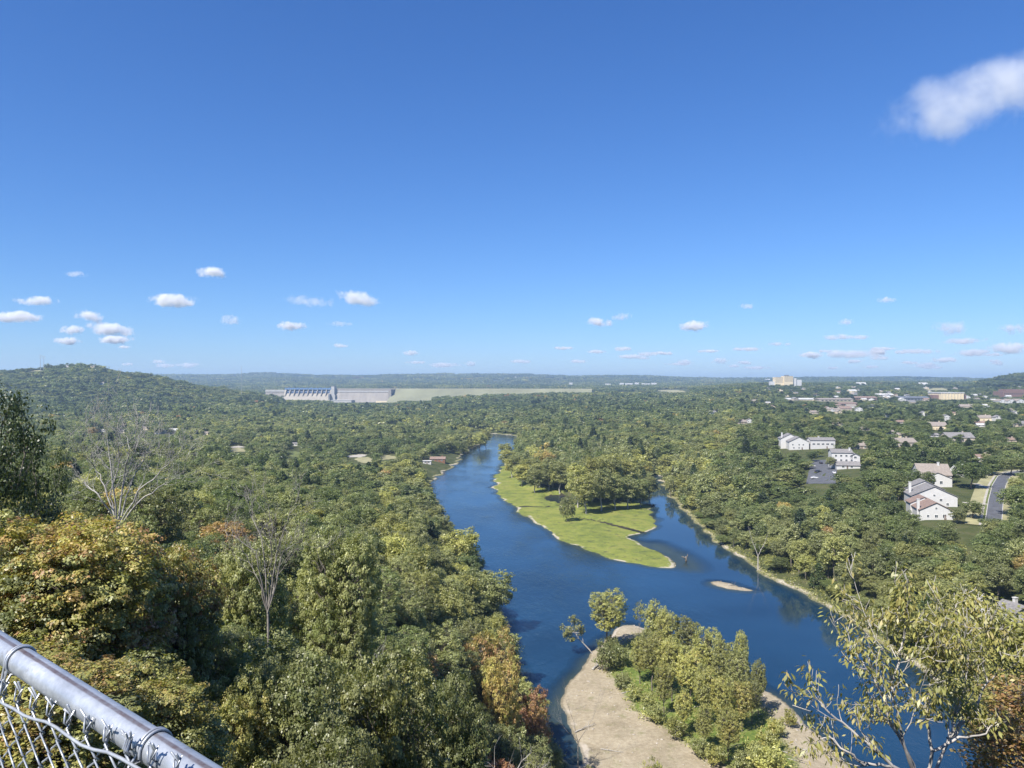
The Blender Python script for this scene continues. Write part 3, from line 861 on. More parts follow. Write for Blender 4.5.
strip('street', ST, -2.9, 2.9, 'asphalt', 0.22)
strip('kerb', ST, -3.2, -2.9, 'concrete', 0.35, rise=1); strip('kerb', ST, 2.9, 3.2, 'concrete', 0.35, rise=1)
strip('pavement', ST, -5.2, -4.1, 'driveway', 0.26)
strip('verge', ST, -4.1, -3.2, 'lawn', 0.24); strip('verge', ST, 3.2, 7.0, 'drylawn', 0.24)
strip('verge', ST, -10.5, -5.2, 'drylawn', 0.18)
protect(985, 478, 1009, 516, 460); protect(962, 500, 986, 516, 420)
DW = [[ray(*p, 150)[:2] for p in ((962, 503), (987, 505))], [ray(*p, 150)[:2] for p in ((1006, 484), (1030, 486))], [ray(*p, 150)[:2] for p in ((975, 484), (989, 489))]]
for dseg in DW: strip('driveway', dseg, -1.6, 1.6, 'driveway', 0.30)

# houses seen in part among the trees, near right shore
house(981, 617, 22, 'grey roofed white house half hidden by trees above the near right shore', 'white_siding', 'shingle_grey', 'y', 1, 1.0, 0.55, rz=-20, nwin=1, rect=(971, 598, 993, 616))
house(1022, 622, 24, 'pale house at the picture edge above the near right shore', 'white_siding', 'shingle_grey', 'y', 1, 1.0, 0.5, rz=15, nwin=1, rect=(1011, 604, 1024, 620))

# --- town houses peeping out of the trees ----------------------------------------------------
TOWN = [ # px, py(base), width px, wall, roof, ridge, label
 (962, 443, 26, 'tan', 'shingle_grey', 'x', 'long house under a broad slate grey roof, a white end gable at its right'),
 (938, 430, 20, 'cream', 'shingle_taupe', 'x', 'cream house with a wide taupe roof among dark trees'),
 (906, 447, 22, 'tan', 'shingle_taupe', 'x', 'low house with a long taupe roof behind the yellow green trees'),
 (925, 417, 8, 'white_siding', 'shingle_grey', 'y', 'narrow tall white house showing its gable, mid town'),
 (901, 424, 9, 'white_siding', 'shingle_brown', 'x', 'small white house with brown roof left of the tall white gable'),
 (947, 421, 9, 'white_siding', 'shingle_grey', 'y', 'little white gable right of the tall white house'),
 (985, 421, 15, 'cream', 'shingle_taupe', 'x', 'cream house with a tan roof below the red brown building'),
 (999, 421, 8, 'white_siding', 'shingle_grey', 'y', 'white gabled house below the white apartment row'),
 (982, 427, 8, 'white_siding', 'flatroof', 'x', 'small flat white house beside the cream one, mid right'),
 (1019, 427, 15, 'tan', 'shingle_grey', 'x', 'dark grey roofed house cut by the right edge of the view'),
 (852, 408, 9, 'white_siding', 'shingle_taupe', 'x', 'small white house left of the brick shop roofs'),
 (860, 412, 7, 'white_siding', 'shingle_grey', 'y', 'bright white gable below the brick shop roofs'),
 (872, 408, 6, 'white_siding', 'shingle_brown', 'y', 'white gable beside the reddish roofs'),
 (846, 411, 12, 'tan', 'shingle_brown', 'x', 'brown roofed tan house below the shop roofs'),
 (831, 411, 7, 'tan', 'shingle_taupe', 'x', 'small taupe roofed house in the woods left of the shops'),
 (806, 411, 4, 'white_siding', 'flatroof', 'x', 'slim white tower like house in the woods'),
 (815, 414, 8, 'tan', 'shingle_taupe', 'x', 'tan house right of the slim white one'),
 (838, 426, 14, 'cream', 'shingle_taupe', 'x', 'cream house half hidden between green crowns above the car park'),
 (866, 431, 10, 'tan', 'shingle_taupe', 'x', 'tan roofed house hidden above the condominium'),
 (755, 403, 8, 'cream', 'shingle_taupe', 'x', 'cream house alone in the woods at the town edge'),
 (712, 414, 6, 'white_siding', 'shingle_grey', 'x', 'white cabin in the woods far left of the town'),
 (717, 412, 4, 'white_siding', 'flatroof', 'x', 'tiny white shed beside the cabin in the woods'),
 (742, 424, 10, 'tan', 'shingle_taupe', 'x', 'tan roofed house deep in the middle woods'),
 (750, 423, 6, 'white_siding', 'shingle_grey', 'y', 'white gable beside the tan roof in the middle woods'),
 (887, 399, 6, 'white_siding', 'flatroof', 'x', 'white shop right of the long tan roofs'),
 (862, 386, 9, 'white_siding', 'flatroof', 'x', 'white flat building near the horizon left of the hill'),
 (924, 386, 8, 'white_siding', 'flatroof', 'x', 'white flat building near the horizon right of the clearing'),
 (853, 393, 8, 'cream', 'flatroof', 'x', 'cream shop above the tan roofs'),
 (986, 399, 5, 'white_siding', 'shingle_grey', 'y', 'white gable right of the cream warehouse'),
 (994, 402, 6, 'white_siding', 'flatroof', 'x', 'small white block left of the white apartments'),
 (975, 397, 5, 'white_siding', 'flatroof', 'x', 'tiny white block just right of the cream warehouse'),
 (912, 404, 8, 'tan', 'shingle_grey', 'x', 'grey roofed house under the dark flat roofs'),
 (1010, 412, 8, 'white_siding', 'shingle_taupe', 'x', 'white house with tan roof below the apartments'),
 (968, 409, 12, 'tan', 'shingle_taupe', 'x', 'row of tan roofs under the cream warehouse'),
 (955, 415, 6, 'cream', 'shingle_brown', 'x', 'small cream house under the row of tan roofs'),
 (768, 382, 5, 'white_siding', 'flatroof', 'x', 'white low building just left of the hilltop hotel'),
 (898, 391, 5, 'cream', 'flatroof', 'x', 'tiny cream shop left of the dark flat roofs'),
 (935, 437, 9, 'white_siding', 'shingle_grey', 'x', 'white walled house low between crowns left of the long slate roof'),
 (1012, 442, 10, 'tan', 'shingle_brown', 'x', 'brown roofed house near the right edge above the street'),
 (890, 434, 9, 'white_siding', 'shingle_taupe', 'x', 'white house with taupe roof above the yellow green trees'),
]
for (px, py, w, wa, ro, rd, lb) in TOWN:
    house(px, py, w, lb, wa, ro, rd, 1, 0.7, 0.5, rz=random.uniform(-12, 12), nwin=3 if w > 8 else 2, chim=w > 9, door=w > 8,
          hpx=max(2.0, w * 0.2) if rd == 'x' else w * 0.45)

GH = 'small pale houses scattered among the town trees'
for k_ in range(58):
    px_ = random.uniform(765, 1022); py_ = random.choice([random.uniform(388, 402), random.uniform(396, 440)])
    if px_ < 880 and py_ > 420: continue
    w_ = random.uniform(3.5, 5.5) + max(0, py_ - 392) * random.uniform(.08, .16)
    wa_ = random.choice(['white_siding', 'white_siding', 'cream', 'tan']); ro_ = random.choice(['shingle_grey', 'shingle_taupe', 'flatroof', 'shingle_brown'])
    house(px_, py_, w_, {'white_siding': 'small white', 'cream': 'small cream', 'tan': 'small tan'}[wa_] + {'shingle_grey': ' house with a grey roof', 'shingle_taupe': ' house with a taupe roof', 'flatroof': ' house with a pale roof', 'shingle_brown': ' house with a brown roof'}[ro_] + ' among the town trees', wa_, ro_, random.choice('xy'), 1, .7, .5, rz=random.uniform(-25, 25), nwin=2, chim=False, door=False, hpx=w_ * .28, group=GH)
# valley houses on the left bank
VAL = [
 (169, 434, 13, 'tan', 'flatroof', 'x', 'long pale roofed house in the left valley, largest of its cluster'),
 (158, 434, 6, 'white_siding', 'shingle_grey', 'y', 'small pale gable joined to the left valley cluster'),
 (125, 427, 7, 'tan', 'shingle_taupe', 'x', 'tan roofed house at the left of the valley cluster'),
 (121, 433, 8, 'tan', 'shingle_grey', 'x', 'grey roofed house below the tan one in the left valley'),
 (102, 432, 8, 'white_siding', 'flatroof', 'x', 'pale flat building leftmost in the left valley'),
 (146, 430, 7, 'cream', 'shingle_taupe', 'x', 'cream house hidden in the middle of the valley cluster'),
 (295, 446, 6, 'white_siding', 'shingle_grey', 'x', 'small white house between lawns of the middle valley'),
 (205, 435, 7, 'cream', 'shingle_taupe', 'x', 'cream house right of the valley cluster'),
 (102, 385, 4, 'white_siding', 'shingle_taupe', 'x', 'small white house on the shoulder of the left hill'),
 (92, 367, 4, 'cream', 'flatroof', 'x', 'pale house on the very crest of the left hill'),
 (67, 367, 3, 'white_siding', 'shingle_grey', 'x', 'tiny white house on the crest left of the pale one'),
]
for (px, py, w, wa, ro, rd, lb) in VAL:
    house(px, py, w, lb, wa, ro, rd, 1, 0.7, 0.42, rz=random.uniform(-15, 15), nwin=2, chim=False, door=False, hpx=max(2.2, w * 0.24), rect=(px - w * .45, py - w * .45 - 2, px + w * .45, py - .6))
house(437.5, 462, 15, 'log cabin with a brown tin roof on the pale river bank', 'logwall', 'shingle_brown', 'x', 1, 0.5, 0.5, nwin=3, rect=(430, 450, 446, 463))
house(427, 464, 8, 'white trailer home left of the log cabin on the river bank', 'white_siding', 'flatroof', 'x', 1, 0.5, 0.2, nwin=2, chim=False, rect=(422, 458, 431, 464))
protect(157, 427, 175, 433, 900); protect(118, 422, 128, 427, 900); protect(100, 427, 106, 431, 900)
# clearings with lawn and tracks in the middle valley
CLEAR = []
def clearing(name, ring, mat, lift=0.10, prot=True):
    pts = [np.array(ray(*p, 150)[:2]) for p in ring]
    A_, B_, C_, D_ = pts; n = 40; m_ = 7
    v = []; q = []
    def P_(u, v_): return (A_ * (1 - u) + B_ * u) * (1 - v_) + (D_ * (1 - u) + C_ * u) * v_
    ph = rng.uniform(0, 6, 3)
    V = [P_(.5, .5)]
    for k in range(1, m_ + 1):
        for t_ in range(n):
            a_ = 2 * math.pi * t_ / n; rr_ = k / m_ * (.5 + .07 * math.sin(2 * a_ + ph[0]) + .06 * math.sin(3 * a_ + ph[1]) + .04 * math.sin(7 * a_ + ph[2]))
            V.append(P_(.5 + rr_ * math.cos(a_), .5 + rr_ * math.sin(a_)))
    V = np.array(V); z = ground(V[:, 0], V[:, 1]) + lift
    for k in range(m_ - 1):
        for t_ in range(n): q.append((1 + k * n + t_, 1 + (k + 1) * n + t_, 1 + (k + 1) * n + (t_ + 1) % n, 1 + k * n + (t_ + 1) % n))
    tr = [(0, 1 + t_, 1 + (t_ + 1) % n) for t_ in range(n)]
    me = mesh_np(name, np.column_stack([V, z]), np.array(q), np.array(tr), mats=[M[mat]])
    tag(link(name, me), kind='structure')
    if prot:
        xs = [p[0] for p in ring]; ys = [p[1] for p in ring]
        protect(min(xs) + 2, min(ys) + 1, max(xs) - 2, max(ys) - 1.2, max(q_[1] for q_ in pts))
clearing('lawn', [(352, 462), (372, 463), (374, 458), (358, 457)], 'drylawn')
clearing('lawn', [(380, 460), (396, 460), (394, 455), (380, 455)], 'drylawn')
clearing('farm_track', [(346, 458), (368, 457), (366, 454.5), (350, 454.5)], 'driveway', 0.16)
clearing('lawn', [(228, 452), (248, 452), (248, 448), (232, 448)], 'drylawn')
clearing('farm_track', [(230, 448), (244, 448), (243, 446), (234, 446)], 'driveway', 0.16)
clearing('lawn', [(286, 457), (302, 457), (300, 451), (288, 451)], 'lawn')
clearing('cleared_slope', [(660, 392.5), (690, 392.8), (680, 389.8), (657, 389.8)], 'drylawn', 0.3)
clearing('cleared_slope', [(924, 391), (950, 391), (946, 388), (928, 388)], 'drylawn', 0.3)

# --- large buildings of the town ---------------------------------------------------------------
def block(t, x0, x1, y0, y1, z0, z1, mat, name='wall'):
    m = MB(); m.box(x0, x1, y0, y1, z0, z1); return m.build(name, M[mat], t)
def window_band(t, x0, x1, y, z, hgt, n, mat='glass'):
    step = (x1 - x0) / n
    for k in range(n):
        m = MB(); m.box(x0 + step * (k + .22), x0 + step * (k + .78), y - .12, y + .1, z, z + hgt); m.build('window', M[mat], t)
# hilltop hotel
x, y = (787 - CX) / F * 2750, 2750; z = 72; s = y / F * .86
t = empty('hotel', (x, y, z)); tag(t, 'cream hotel with stepped wings and a dark rooftop block, on the ridge skyline', 'hotel')
h0 = HC + (384 - 378.4) * y / F - z
block(t, -14 * s, -4 * s, 0, 24, -8, h0 + 1.4 * s, 'cream'); block(t, -4 * s - .0, 6.5 * s, -6, 26, -8, h0 + 2.6 * s, 'cream'); block(t, 6.5 * s, 11 * s, 0, 24, -8, h0 + 0.2 * s, 'white_siding')
block(t, 11 * s, 17.5 * s, 4, 22, -8, h0 - 1.6 * s, 'white_siding'); block(t, -1.6 * s, 2.6 * s, 2, 16, h0 + 2.6 * s + .01, h0 + 4.0 * s, 'darkroof', 'roof_plant'); block(t, -19 * s, -14.02 * s, 2, 20, -8, h0 - 3.6 * s, 'white_siding')
for r_ in range(6):
    window_band(t, -13.5 * s, -4.4 * s, 0, h0 + 1.0 * s - r_ * 3.6, 1.7, 9); window_band(t, -3.6 * s, 6.1 * s, -6, h0 + 2.2 * s - r_ * 3.6, 1.7, 9)
protect(770, 372, 806, 379.6, y - 5)
# cream warehouse
x, y, z = site(952, 399.5); s = y / F
t = empty('warehouse', (x, y, z)); tag(t, 'large cream warehouse with buttressed walls and a flat roof, biggest in town', 'warehouse')
block(t, -11 * s, 12 * s, 0, 60, -6, 6.2 * s, 'cream'); block(t, -11.4 * s, 12.4 * s, -.8, 61, 6.2 * s + .01, 7.2 * s, 'flatroof', 'roof')
for k in range(8):
    block(t, (-10.5 + 3.1 * k) * s - .7, (-10.5 + 3.1 * k) * s + .7, -1.2, -.01, -6, 6.0 * s, 'cream', 'buttress')
block(t, 12.01 * s, 15.5 * s, 6, 40, -6, 5.0 * s, 'brick', 'side_wing'); block(t, -17 * s, -11.01 * s, 10, 40, -6, 4.5 * s, 'brick', 'side_wing')
protect(936, 391, 968, 399, y)
# red brown building and the white apartments
x, y, z = site(1014, 397); s = y / F
t = empty('office_building', (x, y, z)); tag(t, 'red brown brick building with stepped flat roofs below the right hill', 'office building')
block(t, -11 * s, 14 * s, 0, 40, -6, 5.5 * s, 'brick'); block(t, -6 * s, 15 * s, 8, 38, 5.5 * s + .01, 7.6 * s, 'brick', 'upper_storey')
window_band(t, -10 * s, 13 * s, 0, 2.6 * s, 2.2, 12)
protect(1003, 389, 1024, 396.5, y)
for (a, b, lb) in ((1003, 7, 'white gabled apartment house, left end of the apartment row'), (1012, 8, 'white gabled apartment house in the middle of the apartment row'), (1021, 8, 'white gabled apartment house at the right end of the apartment row')):
    house(a, 405, b, lb, 'white_siding', 'shingle_taupe', 'y', 1, 1.5, 0.5, nwin=2, chim=False, door=False, hpx=4.0, name='apartment_house')
# long shop roofs
for (a, b, yb, wl, rf, hp, lb) in ((836, 34, 401.5, 'tan', 'shingle_taupe', 2.0, 'long low tan shopping row left of the reddish roofs'), (866, 22, 400.0, 'brick', 'shingle_brown', 2.2, 'long shop with a reddish brown roof'),
                          (801, 26, 400.5, 'cream', 'flatroof', 1.0, 'thin long pale roof line in the woods, leftmost shop'), (914, 30, 400.5, 'darkroof', 'darkroof', 2.6, 'wide dark grey flat roofed store left of the cream warehouse'),
                          (886, 16, 396.5, 'tan', 'flatroof', 1.5, 'pale flat shop above the reddish roof'), (848, 20, 405.5, 'brick', 'shingle_brown', 1.8, 'reddish brown roofed hall below the shopping row')):
    x, y, z = site(a, yb); s = y / F
    t = empty('shop_building', (x, y, z)); tag(t, lb, 'shop')
    block(t, -b/2 * s, b/2 * s, 0, 30, -5, hp * s, wl)
    r_ = MB(); r_.prism_x([(-1, hp * s + .02), (31, hp * s + .02), (30, hp * s + .8), (15, hp * s + 1.6 * s * 0.9), (0, hp * s + .8)], -b/2 * s - 1, b/2 * s + 1); r_.build('roof', M[rf], t)
    window_band(t, -b/2 * s * .9, b/2 * s * .9, 0, hp * s * .3, hp * s * .35, 8)
    protect(a - b/2, yb - hp - 2.2, a + b/2, yb - 0.4, y)
# far shore buildings across the reservoir
fs = []
for k, (px, py, w) in enumerate([(622, 384.6, 4), (629, 385, 7), (637, 384.4, 4), (646, 385.2, 8), (571, 384.3, 3), (515, 378.6, 3), (654, 384.6, 5), (500, 381.5, 2.4), (560, 381, 2.2), (608, 385.4, 5)]):
    d = 5200 if py > 383 else 7600
    x = (px - CX) / F * d; z = max(gz(x, d), HC - (py - CY) / F * d - 3); s = d / F
    t = empty('lodge', (x, d, z)); tag(t, 'tiny white lodge on the far shore behind the dam', 'lodge', 'white lodges on the far shore')
    block(t, -w/2 * s, w/2 * s, 0, 16, -30, 1.4 * s, 'white_siding'); r_ = MB(); r_.prism_x([(-1, 1.4 * s + .05), (17, 1.4 * s + .05), (8, 2.1 * s)], -w/2 * s - 1, w/2 * s + 1); r_.build('roof', M['flatroof'], t)
    protect(px - w/2, py - 2.4, px + w/2, py, d)

# --- parked cars ---------------------------------------------------------------------------
def carpaint(name, c):
    return plain(name, c, 0.28, 0.03, 1.0, spec=0.6)
def make_car(paint, label):
    t = empty('parked_car'); tag(t, label, 'car', None)
    b = MB()
    prof = [(-2.2, .35), (2.2, .35), (2.22, .72), (1.95, .88), (1.15, .95), (.55, 1.42), (-1.15, 1.46), (-1.85, 1.02), (-2.18, .95)]
    b.prism_y([(x_, z_) for x_, z_ in prof], -.86, .86)
    me = b.mesh('body', paint)
    o = link('body', me, t); bv = o.modifiers.new('b', 'BEVEL'); bv.width = .09; bv.segments = 2
    for sy in (-1, 1):
        g = MB(); yy = sy * .862
        g.add([(.95, yy, .97), (.5, yy, 1.36), (-1.1, yy, 1.39), (-1.6, yy, 1.0)], [(0, 1, 2, 3)] if sy > 0 else [(3, 2, 1, 0)]); g.build('side_window', M['glass'], t)
    g = MB(); g.add([(1.16, -.76, .98), (1.16, .76, .98), (.60, .70, 1.40), (.60, -.70, 1.40)], [(0, 1, 2, 3)]); g.build('windscreen', M['glass'], t)
    g = MB(); g.add([(-1.84, .74, 1.05), (-1.84, -.74, 1.05), (-1.2, -.7, 1.44), (-1.2, .7, 1.44)], [(0, 1, 2, 3)]); g.build('rear_window', M['glass'], t)
    for sx in (-1.35, 1.38):
        for sy in (-1, 1):
            w = MB(); w.tube([(sx, sy * .70, .33), (sx, sy * .90, .33)], .33, 16); wo = w.build('wheel', M['rubber'], t)
            h = MB(); h.tube([(sx, sy * .89, .33), (sx, sy * .915, .33)], .2, 12); h.build('rim', M['chrome'], wo)
    for sy in (-1, 1):
        h = MB(); h.box(2.17, 2.24, sy * .62 - .16, sy * .62 + .16, .60, .74); h.build('headlight', M['head'], t)
        h = MB(); h.box(-2.23, -2.15, sy * .66 - .14, sy * .66 + .14, .72, .88); h.build('tail_light', M['tail'], t)
    return t
CAR_W = make_car(carpaint('paint_white', (0.72, 0.72, 0.72)), 'x'); CAR_G = make_car(carpaint('paint_dark', (0.03, 0.035, 0.045)), 'x')
def copy_thing(root):
    r = root.copy(); COL.objects.link(r)
    for ch in [o for o in bpy.data.objects if o.parent == root]:
        c = ch.copy(); COL.objects.link(c); c.parent = r
        for g in [o for o in bpy.data.objects if o.parent == ch]:
            d = g.copy(); COL.objects.link(d); d.parent = c
    return r
used = set()
for src, px, py, rz, lb in ((CAR_W, 812, 467, 10, 'white parked car at the upper left of the car park'), (CAR_W, 814.5, 479, 5, 'white parked car at the lower left of the car park'),
                    (CAR_G, 821, 464, 80, 'dark parked car at the back of the car park'), (CAR_W, 834, 474, 75, 'white parked car on the right of the car park'), (CAR_G, 818, 473, 12, 'dark parked car on the left of the car park')):
    c = src if src.name not in used else copy_thing(src)
    used.add(src.name)
    x, y, z = site(px, py); c.location = (x, y, z + .12); c.rotation_euler = (0, 0, R(rz)); c['label'] = lb; c['group'] = 'cars in the condominium car park'

# --- the dam ------------------------------------------------------------------------------
def dam():
    D = 3050.0
    s = D / F
    def X(px): return (px - 333) * s * 1.0
    rot = R(-9)
    x0 = (333 - CX) * s
    t = empty('dam', (x0, D, 0), rot)
    tag(t, 'long concrete dam with a gated spillway and a grassy earth embankment at its right', 'dam')
    c = math.cos(rot)
    def P(px): return (px - 333) * s / c * (1.0)
    zc = HC - (388.6 - CY) * s      # crest
    zt = HC - (386.3 - CY) * s
    # left non-overflow wall
    def wall(name, a, b, ztop, mat, face=0.55, base=-5, toe=1.0):
        m = MB(); m.prism_x([(-face * (ztop - 14 - base), base), (14, base), (14, ztop), (-1, ztop), (-1, ztop - 14)], P(a), P(b)); return m.build(name, M[mat], t)
    wall('left_wall', 262, 283, zc - 1.5 * s, 'damconc')
    block(t, P(262), P(282.9), -1.9, -1.01, zc - 3.2 * s, zc - 1.6 * s, 'paleconc', 'parapet')
    # right wall
    wall('right_wall', 336.2, 397, zc - .1 * s, 'damconc', 0.62)
    block(t, P(337), P(392), -2.8, -1.02, zc - 3.4 * s, zc - 2.1 * s, 'paleconc', 'gallery_band')
    # thin monolith joints as real ribs on the right wall
    # spillway chute
    m = MB(); prof = [(-72, -5), (14, -5), (14, zc - 5 * s), (4, zc - 4.2 * s), (-6, zc - 5.0 * s), (-20, zc - 8.6 * s), (-44, zc - 18 * s * .8)]
    m.prism_x(prof, P(283), P(332.6)); m.build('spillway', M['chute'], t)
    n = 10; a0, a1 = P(284.2), P(331.6); st = (a1 - a0) / n
    for k in range(n + 1):
        x = a0 + st * k
        m = MB(); w = 1.5 if 0 < k < n else 3.2
        zt2 = zc - 1.0 * s
        m.prism_x([(-5, zc - 9 * s), (8, zc - 9 * s), (8, zt2), (-6, zt2), (-11, zc - 3.2 * s), (-18, zc - 6.4 * s), (-18, zc - 9 * s)], x - w, x + w)
        m.build('pier', M['chute'], t)
    for k in range(n):
        x = a0 + st * (k + .5)
        # curved tainter gate
        v = []; f = []
        hw = st / 2 - 2.7
        for i in range(7):
            th = R(-8 + i * 11); v += [(x - hw, 6 - 10 * math.cos(th), zc - 4.4 * s + 14 * math.sin(th)), (x + hw, 6 - 10 * math.cos(th), zc - 4.4 * s + 14 * math.sin(th))]
        for i in range(6): f.append((2*i, 2*i+1, 2*i+3, 2*i+2))
        me = bpy.data.meshes.new('gate'); me.from_pydata(v, [], f); me.materials.append(M['gate'])
        o = link('gate', me, t); sm = o.modifiers.new('t', 'SOLIDIFY'); sm.thickness = .6
    m = MB(); m.box(P(283.2), P(332.4), -7, 9, zc - .95 * s, zc + .1 * s); dk = m.build('bridge_deck', M['deckblue'], t)
    m = MB(); m.box(P(283.2), P(332.4), -7.0, -6.6, zc + .12 * s, zc + .55 * s); m.build('railing', M['deckblue'], dk)
    for k in range(n):
        block(t, a0 + st * (k + .5) - 3, a0 + st * (k + .5) + 3, 1, 6, zc + .12 * s, zc + .9 * s, 'deckblue', 'gate_hoist')
    # lift tower
    m = MB(); m.box(P(332.7), P(335.9), -16, 6, 2, zt + .1 * s); tw = m.build('tower', M['paleconc'], t)
    m = MB(); m.box(P(332.5), P(336.1), -17, 7, zt + .12 * s, zt + .5 * s); m.build('roof', M['darkroof'], tw)
    block(t, P(331.2), P(332.6), -30, 2, 2, zc - 5.5 * s, 'darkroof', 'training_wall')
    block(t, P(335.95), P(337.6), -26, -1, 2, zc - 6 * s, 'paleconc', 'tower_leg')
    # road and crest across, gallery of lamp posts
    m = MB(); m.box(P(262), P(282.9), -1, 13, zc - 1.49 * s, zc - 1.2 * s); m.build('crest_road', M['driveway'], t)
    m = MB(); m.box(P(337), P(396), -1, 13, zc - .09 * s, zc + .12 * s); m.build('crest_road', M['driveway'], t)
    # powerhouse at the foot
    block(t, P(340), P(361), -95, -55, -5, 17, 'paleconc', 'powerhouse'); block(t, P(341), P(360), -96, -54, 17.01, 18.6, 'flatroof', 'powerhouse_roof')
    block(t, P(384), P(396), -80, -60, -5, 15, 'cream', 'control_house')
    # earth embankment
    prof0 = [(-150, -5), (140, -5), (8, zc - .2 * s), (-8, zc - .2 * s)]
    L0 = P(397.2); L1 = P(612) ; L2 = P(588)
    m = MB(); m.prism_x(prof0, L0, L2); eb = m.build('embankment', M['embank'], t)
    m = MB(); m.box(L0, L2, -5, 5, zc - .19 * s, zc + .06 * s); m.build('crest_road', M['driveway'], t)
    block(t, P(395.4), P(398.2), -70, 8, -5, zc - .6 * s, 'damconc', 'wing_wall')
    protect(264, 385, 284, 392.5, D - 90); protect(283, 385, 333, 399, D - 90); protect(333, 385, 398, 402, D - 130); protect(398, 385, 432, 400, D - 170); protect(432, 385, 458, 394.5, D - 170)
    protect(458, 385, 520, 392.5, D - 170); protect(520, 385, 595, 391, D - 170)
dam()

# masts and pylons
def mast(px, d, ytop, label, w=0.6, name='radio_mast'):
    x, y, z = at(px, d); h = HC - (ytop - CY) / F * d - z
    t = empty(name, (x, y, z)); tag(t, label, 'mast')
    m = MB()
    for a in range(3):
        th = a * 2.094; m.tube([(w * math.cos(th), w * math.sin(th), -1), (w * .3 * math.cos(th), w * .3 * math.sin(th), h)], .16, 4)
    for k in range(int(h / 4)):
        for a in range(3):
            r0 = w * (1 - .7 * k * 4 / h); r1 = w * (1 - .7 * (k + 1) * 4 / h); th = a * 2.094; t2 = (a + 1) * 2.094
            m.tube([(r0 * math.cos(th), r0 * math.sin(th), k * 4), (r1 * math.cos(t2), r1 * math.sin(t2), k * 4 + 4)], .07, 3)
    m.build('lattice', M['steel'], t)
    m = MB(); m.tube([(0, 0, h - .2), (0, 0, h + 4)], .12, 4); m.build('antenna', M['steel'], t)
mast(241.5, 2300, 366, 'thin grey radio mast rising over the low shoulder right of the left hill', 1.2)
mast(863, 3300, 372, 'thin radio mast on the skyline right of the hotel', .8)
def pylon(px, d, ytop, label):
    x, y, z = at(px, d); h = HC - (ytop - CY) / F * d - z
    t = empty('power_pole', (x, y, z)); tag(t, label, 'power pole')
    m = MB(); m.tube([(0, 0, -2), (0, 0, h)], [.75, .45], 6); m.build('pole', M['steel'], t)
    for zz in (h - 1.5, h - 7):
        m = MB(); m.box(-6, 6, -.25, .25, zz - .3, zz + .3); m.build('crossarm', M['steel'], t)
pylon(40.5, 2350, 355, 'left one of the two tall power poles on the hill crest gap')
pylon(43.8, 2350, 356, 'right one of the two tall power poles on the hill crest gap')
clearing('cleared_slope', [(26, 371.5), (44, 371.5), (41, 368), (30, 368)], 'drylawn', 0.5, prot=True)

# ------------------------------------------------------------------ tree kits
K_HERO = [tree_kit('hero', 10, 3.6, 0.06, 32, 2700, 46, 0.25, 0.095, 0.20, 2, 0.66, flat=.5, lump=.86, jit=.42) for _ in range(2)]
K_NEAR = [tree_kit('near', 11, 4.2, b, n + 8, 1700, 34, 0.31, 0.125, 0.22, 2, 0.68, flat=.5, lump=.88, jit=.42) for b, n in ((0.10, 18), (0.16, 22), (0.12, 26))]
K_MID = [tree_kit('mid', 12, 4.4, b, n + 5, 820, 24, 0.42, 0.20, 0.22, 2, 0.68, flat=.52, lump=.92, jit=.45) for b, n in ((0.10, 16), (0.15, 20), (0.12, 24), (0.2, 14))]
K_200 = [tree_kit('far', 13, 4.6, b, n, 200, 32, 0.90, 0.38, 0.24, 1, 0.72, var=.6) for b, n in ((0.14, 13), (0.10, 17), (0.20, 15), (0.12, 20), (0.26, 11))]
K_TALL = [tree_kit('tall', 18, 4.4, 0.10, 20, 300, 30, 0.95, 0.38, 0.28, 1, 0.72, bark='palebark') for _ in range(3)]
K_SPARSE = [tree_kit('sparse', 9, 2.6, 0.30, 9, 60, 26, 0.55, 0.26, 0.13, 2, 0.7, lump=0.8, bark='palebark') for _ in range(2)]
K_OPEN = [tree_kit('open', 12, 3.8, 0.05, 15, 190, 95, 0.75, 0.13, 0.2, 2, 0.7, lump=.8)]
K_BUSH = [tree_kit('bush', 3.2, 2.2, 0.0, 9, 90, 24, 0.5, 0.24, 0.09, 1, 0.7, top=0.4) for _ in range(3)]
K_500 = [merged_kit(12.5, 4.6, b, n, 90, 14, 1.05, 0.78, 0.25) for b, n in ((0.1, 9), (0.15, 11), (0.08, 13), (0.2, 8), (0.12, 10))]
K_1K = [merged_kit(12.5, 4.8, 0.05, n, 26, 7, 1.5, 1.9, 0.3) for n in (6, 7, 8, 9)]
def cedar_kit(nq, leaf):
    H_, R_ = 11.0, 2.6; P = []
    for k in range(nq):
        t_ = rng.uniform(0, 1) ** .8; a_ = rng.uniform(0, 6.28); r_ = R_ * (1 - t_) ** .8 * rng.uniform(.75, 1.1) + .1
        P.append((np.array([math.cos(a_) * r_, math.sin(a_) * r_, .6 + t_ * (H_ - .6)]), 0))
    arrs = list(leaves_from(P, 9, .55, leaf, .7, 0, None))
    mb = MB(); mb.tube([(0, 0, -1.5), (0, 0, H_ * .8)], [.2, .06], 5, cap=False)
    return leaf_mesh('tree', *arrs, .6, (np.array(mb.v), mb.f), [M['leaf'], M['bark']])
K_CED = [cedar_kit(300, .55) for _ in range(2)]
K_PATCH = [merged_kit(13, 5.2, 0.0, 6, 14, 6, 2.0, 2.9, 0.3, 12, 21) for _ in range(3)]

# ------------------------------------------------------------------ explicit trees at the river
n_explicit = 0
def river_tree(kit, px, base, top, rp, tone, label, spread=0.05, name='broadleaf_tree', group=None, cat='tree'):
    global n_explicit
    n_explicit += 1
    x, y, z = ray(px, base, 60)
    h = HC - (top - CY) / F * y - z
    return place_tree(kit, name, x, y, z, rp / F * y / kit['R'], tone, spread, label, group, cat, sz=h / kit['H'])

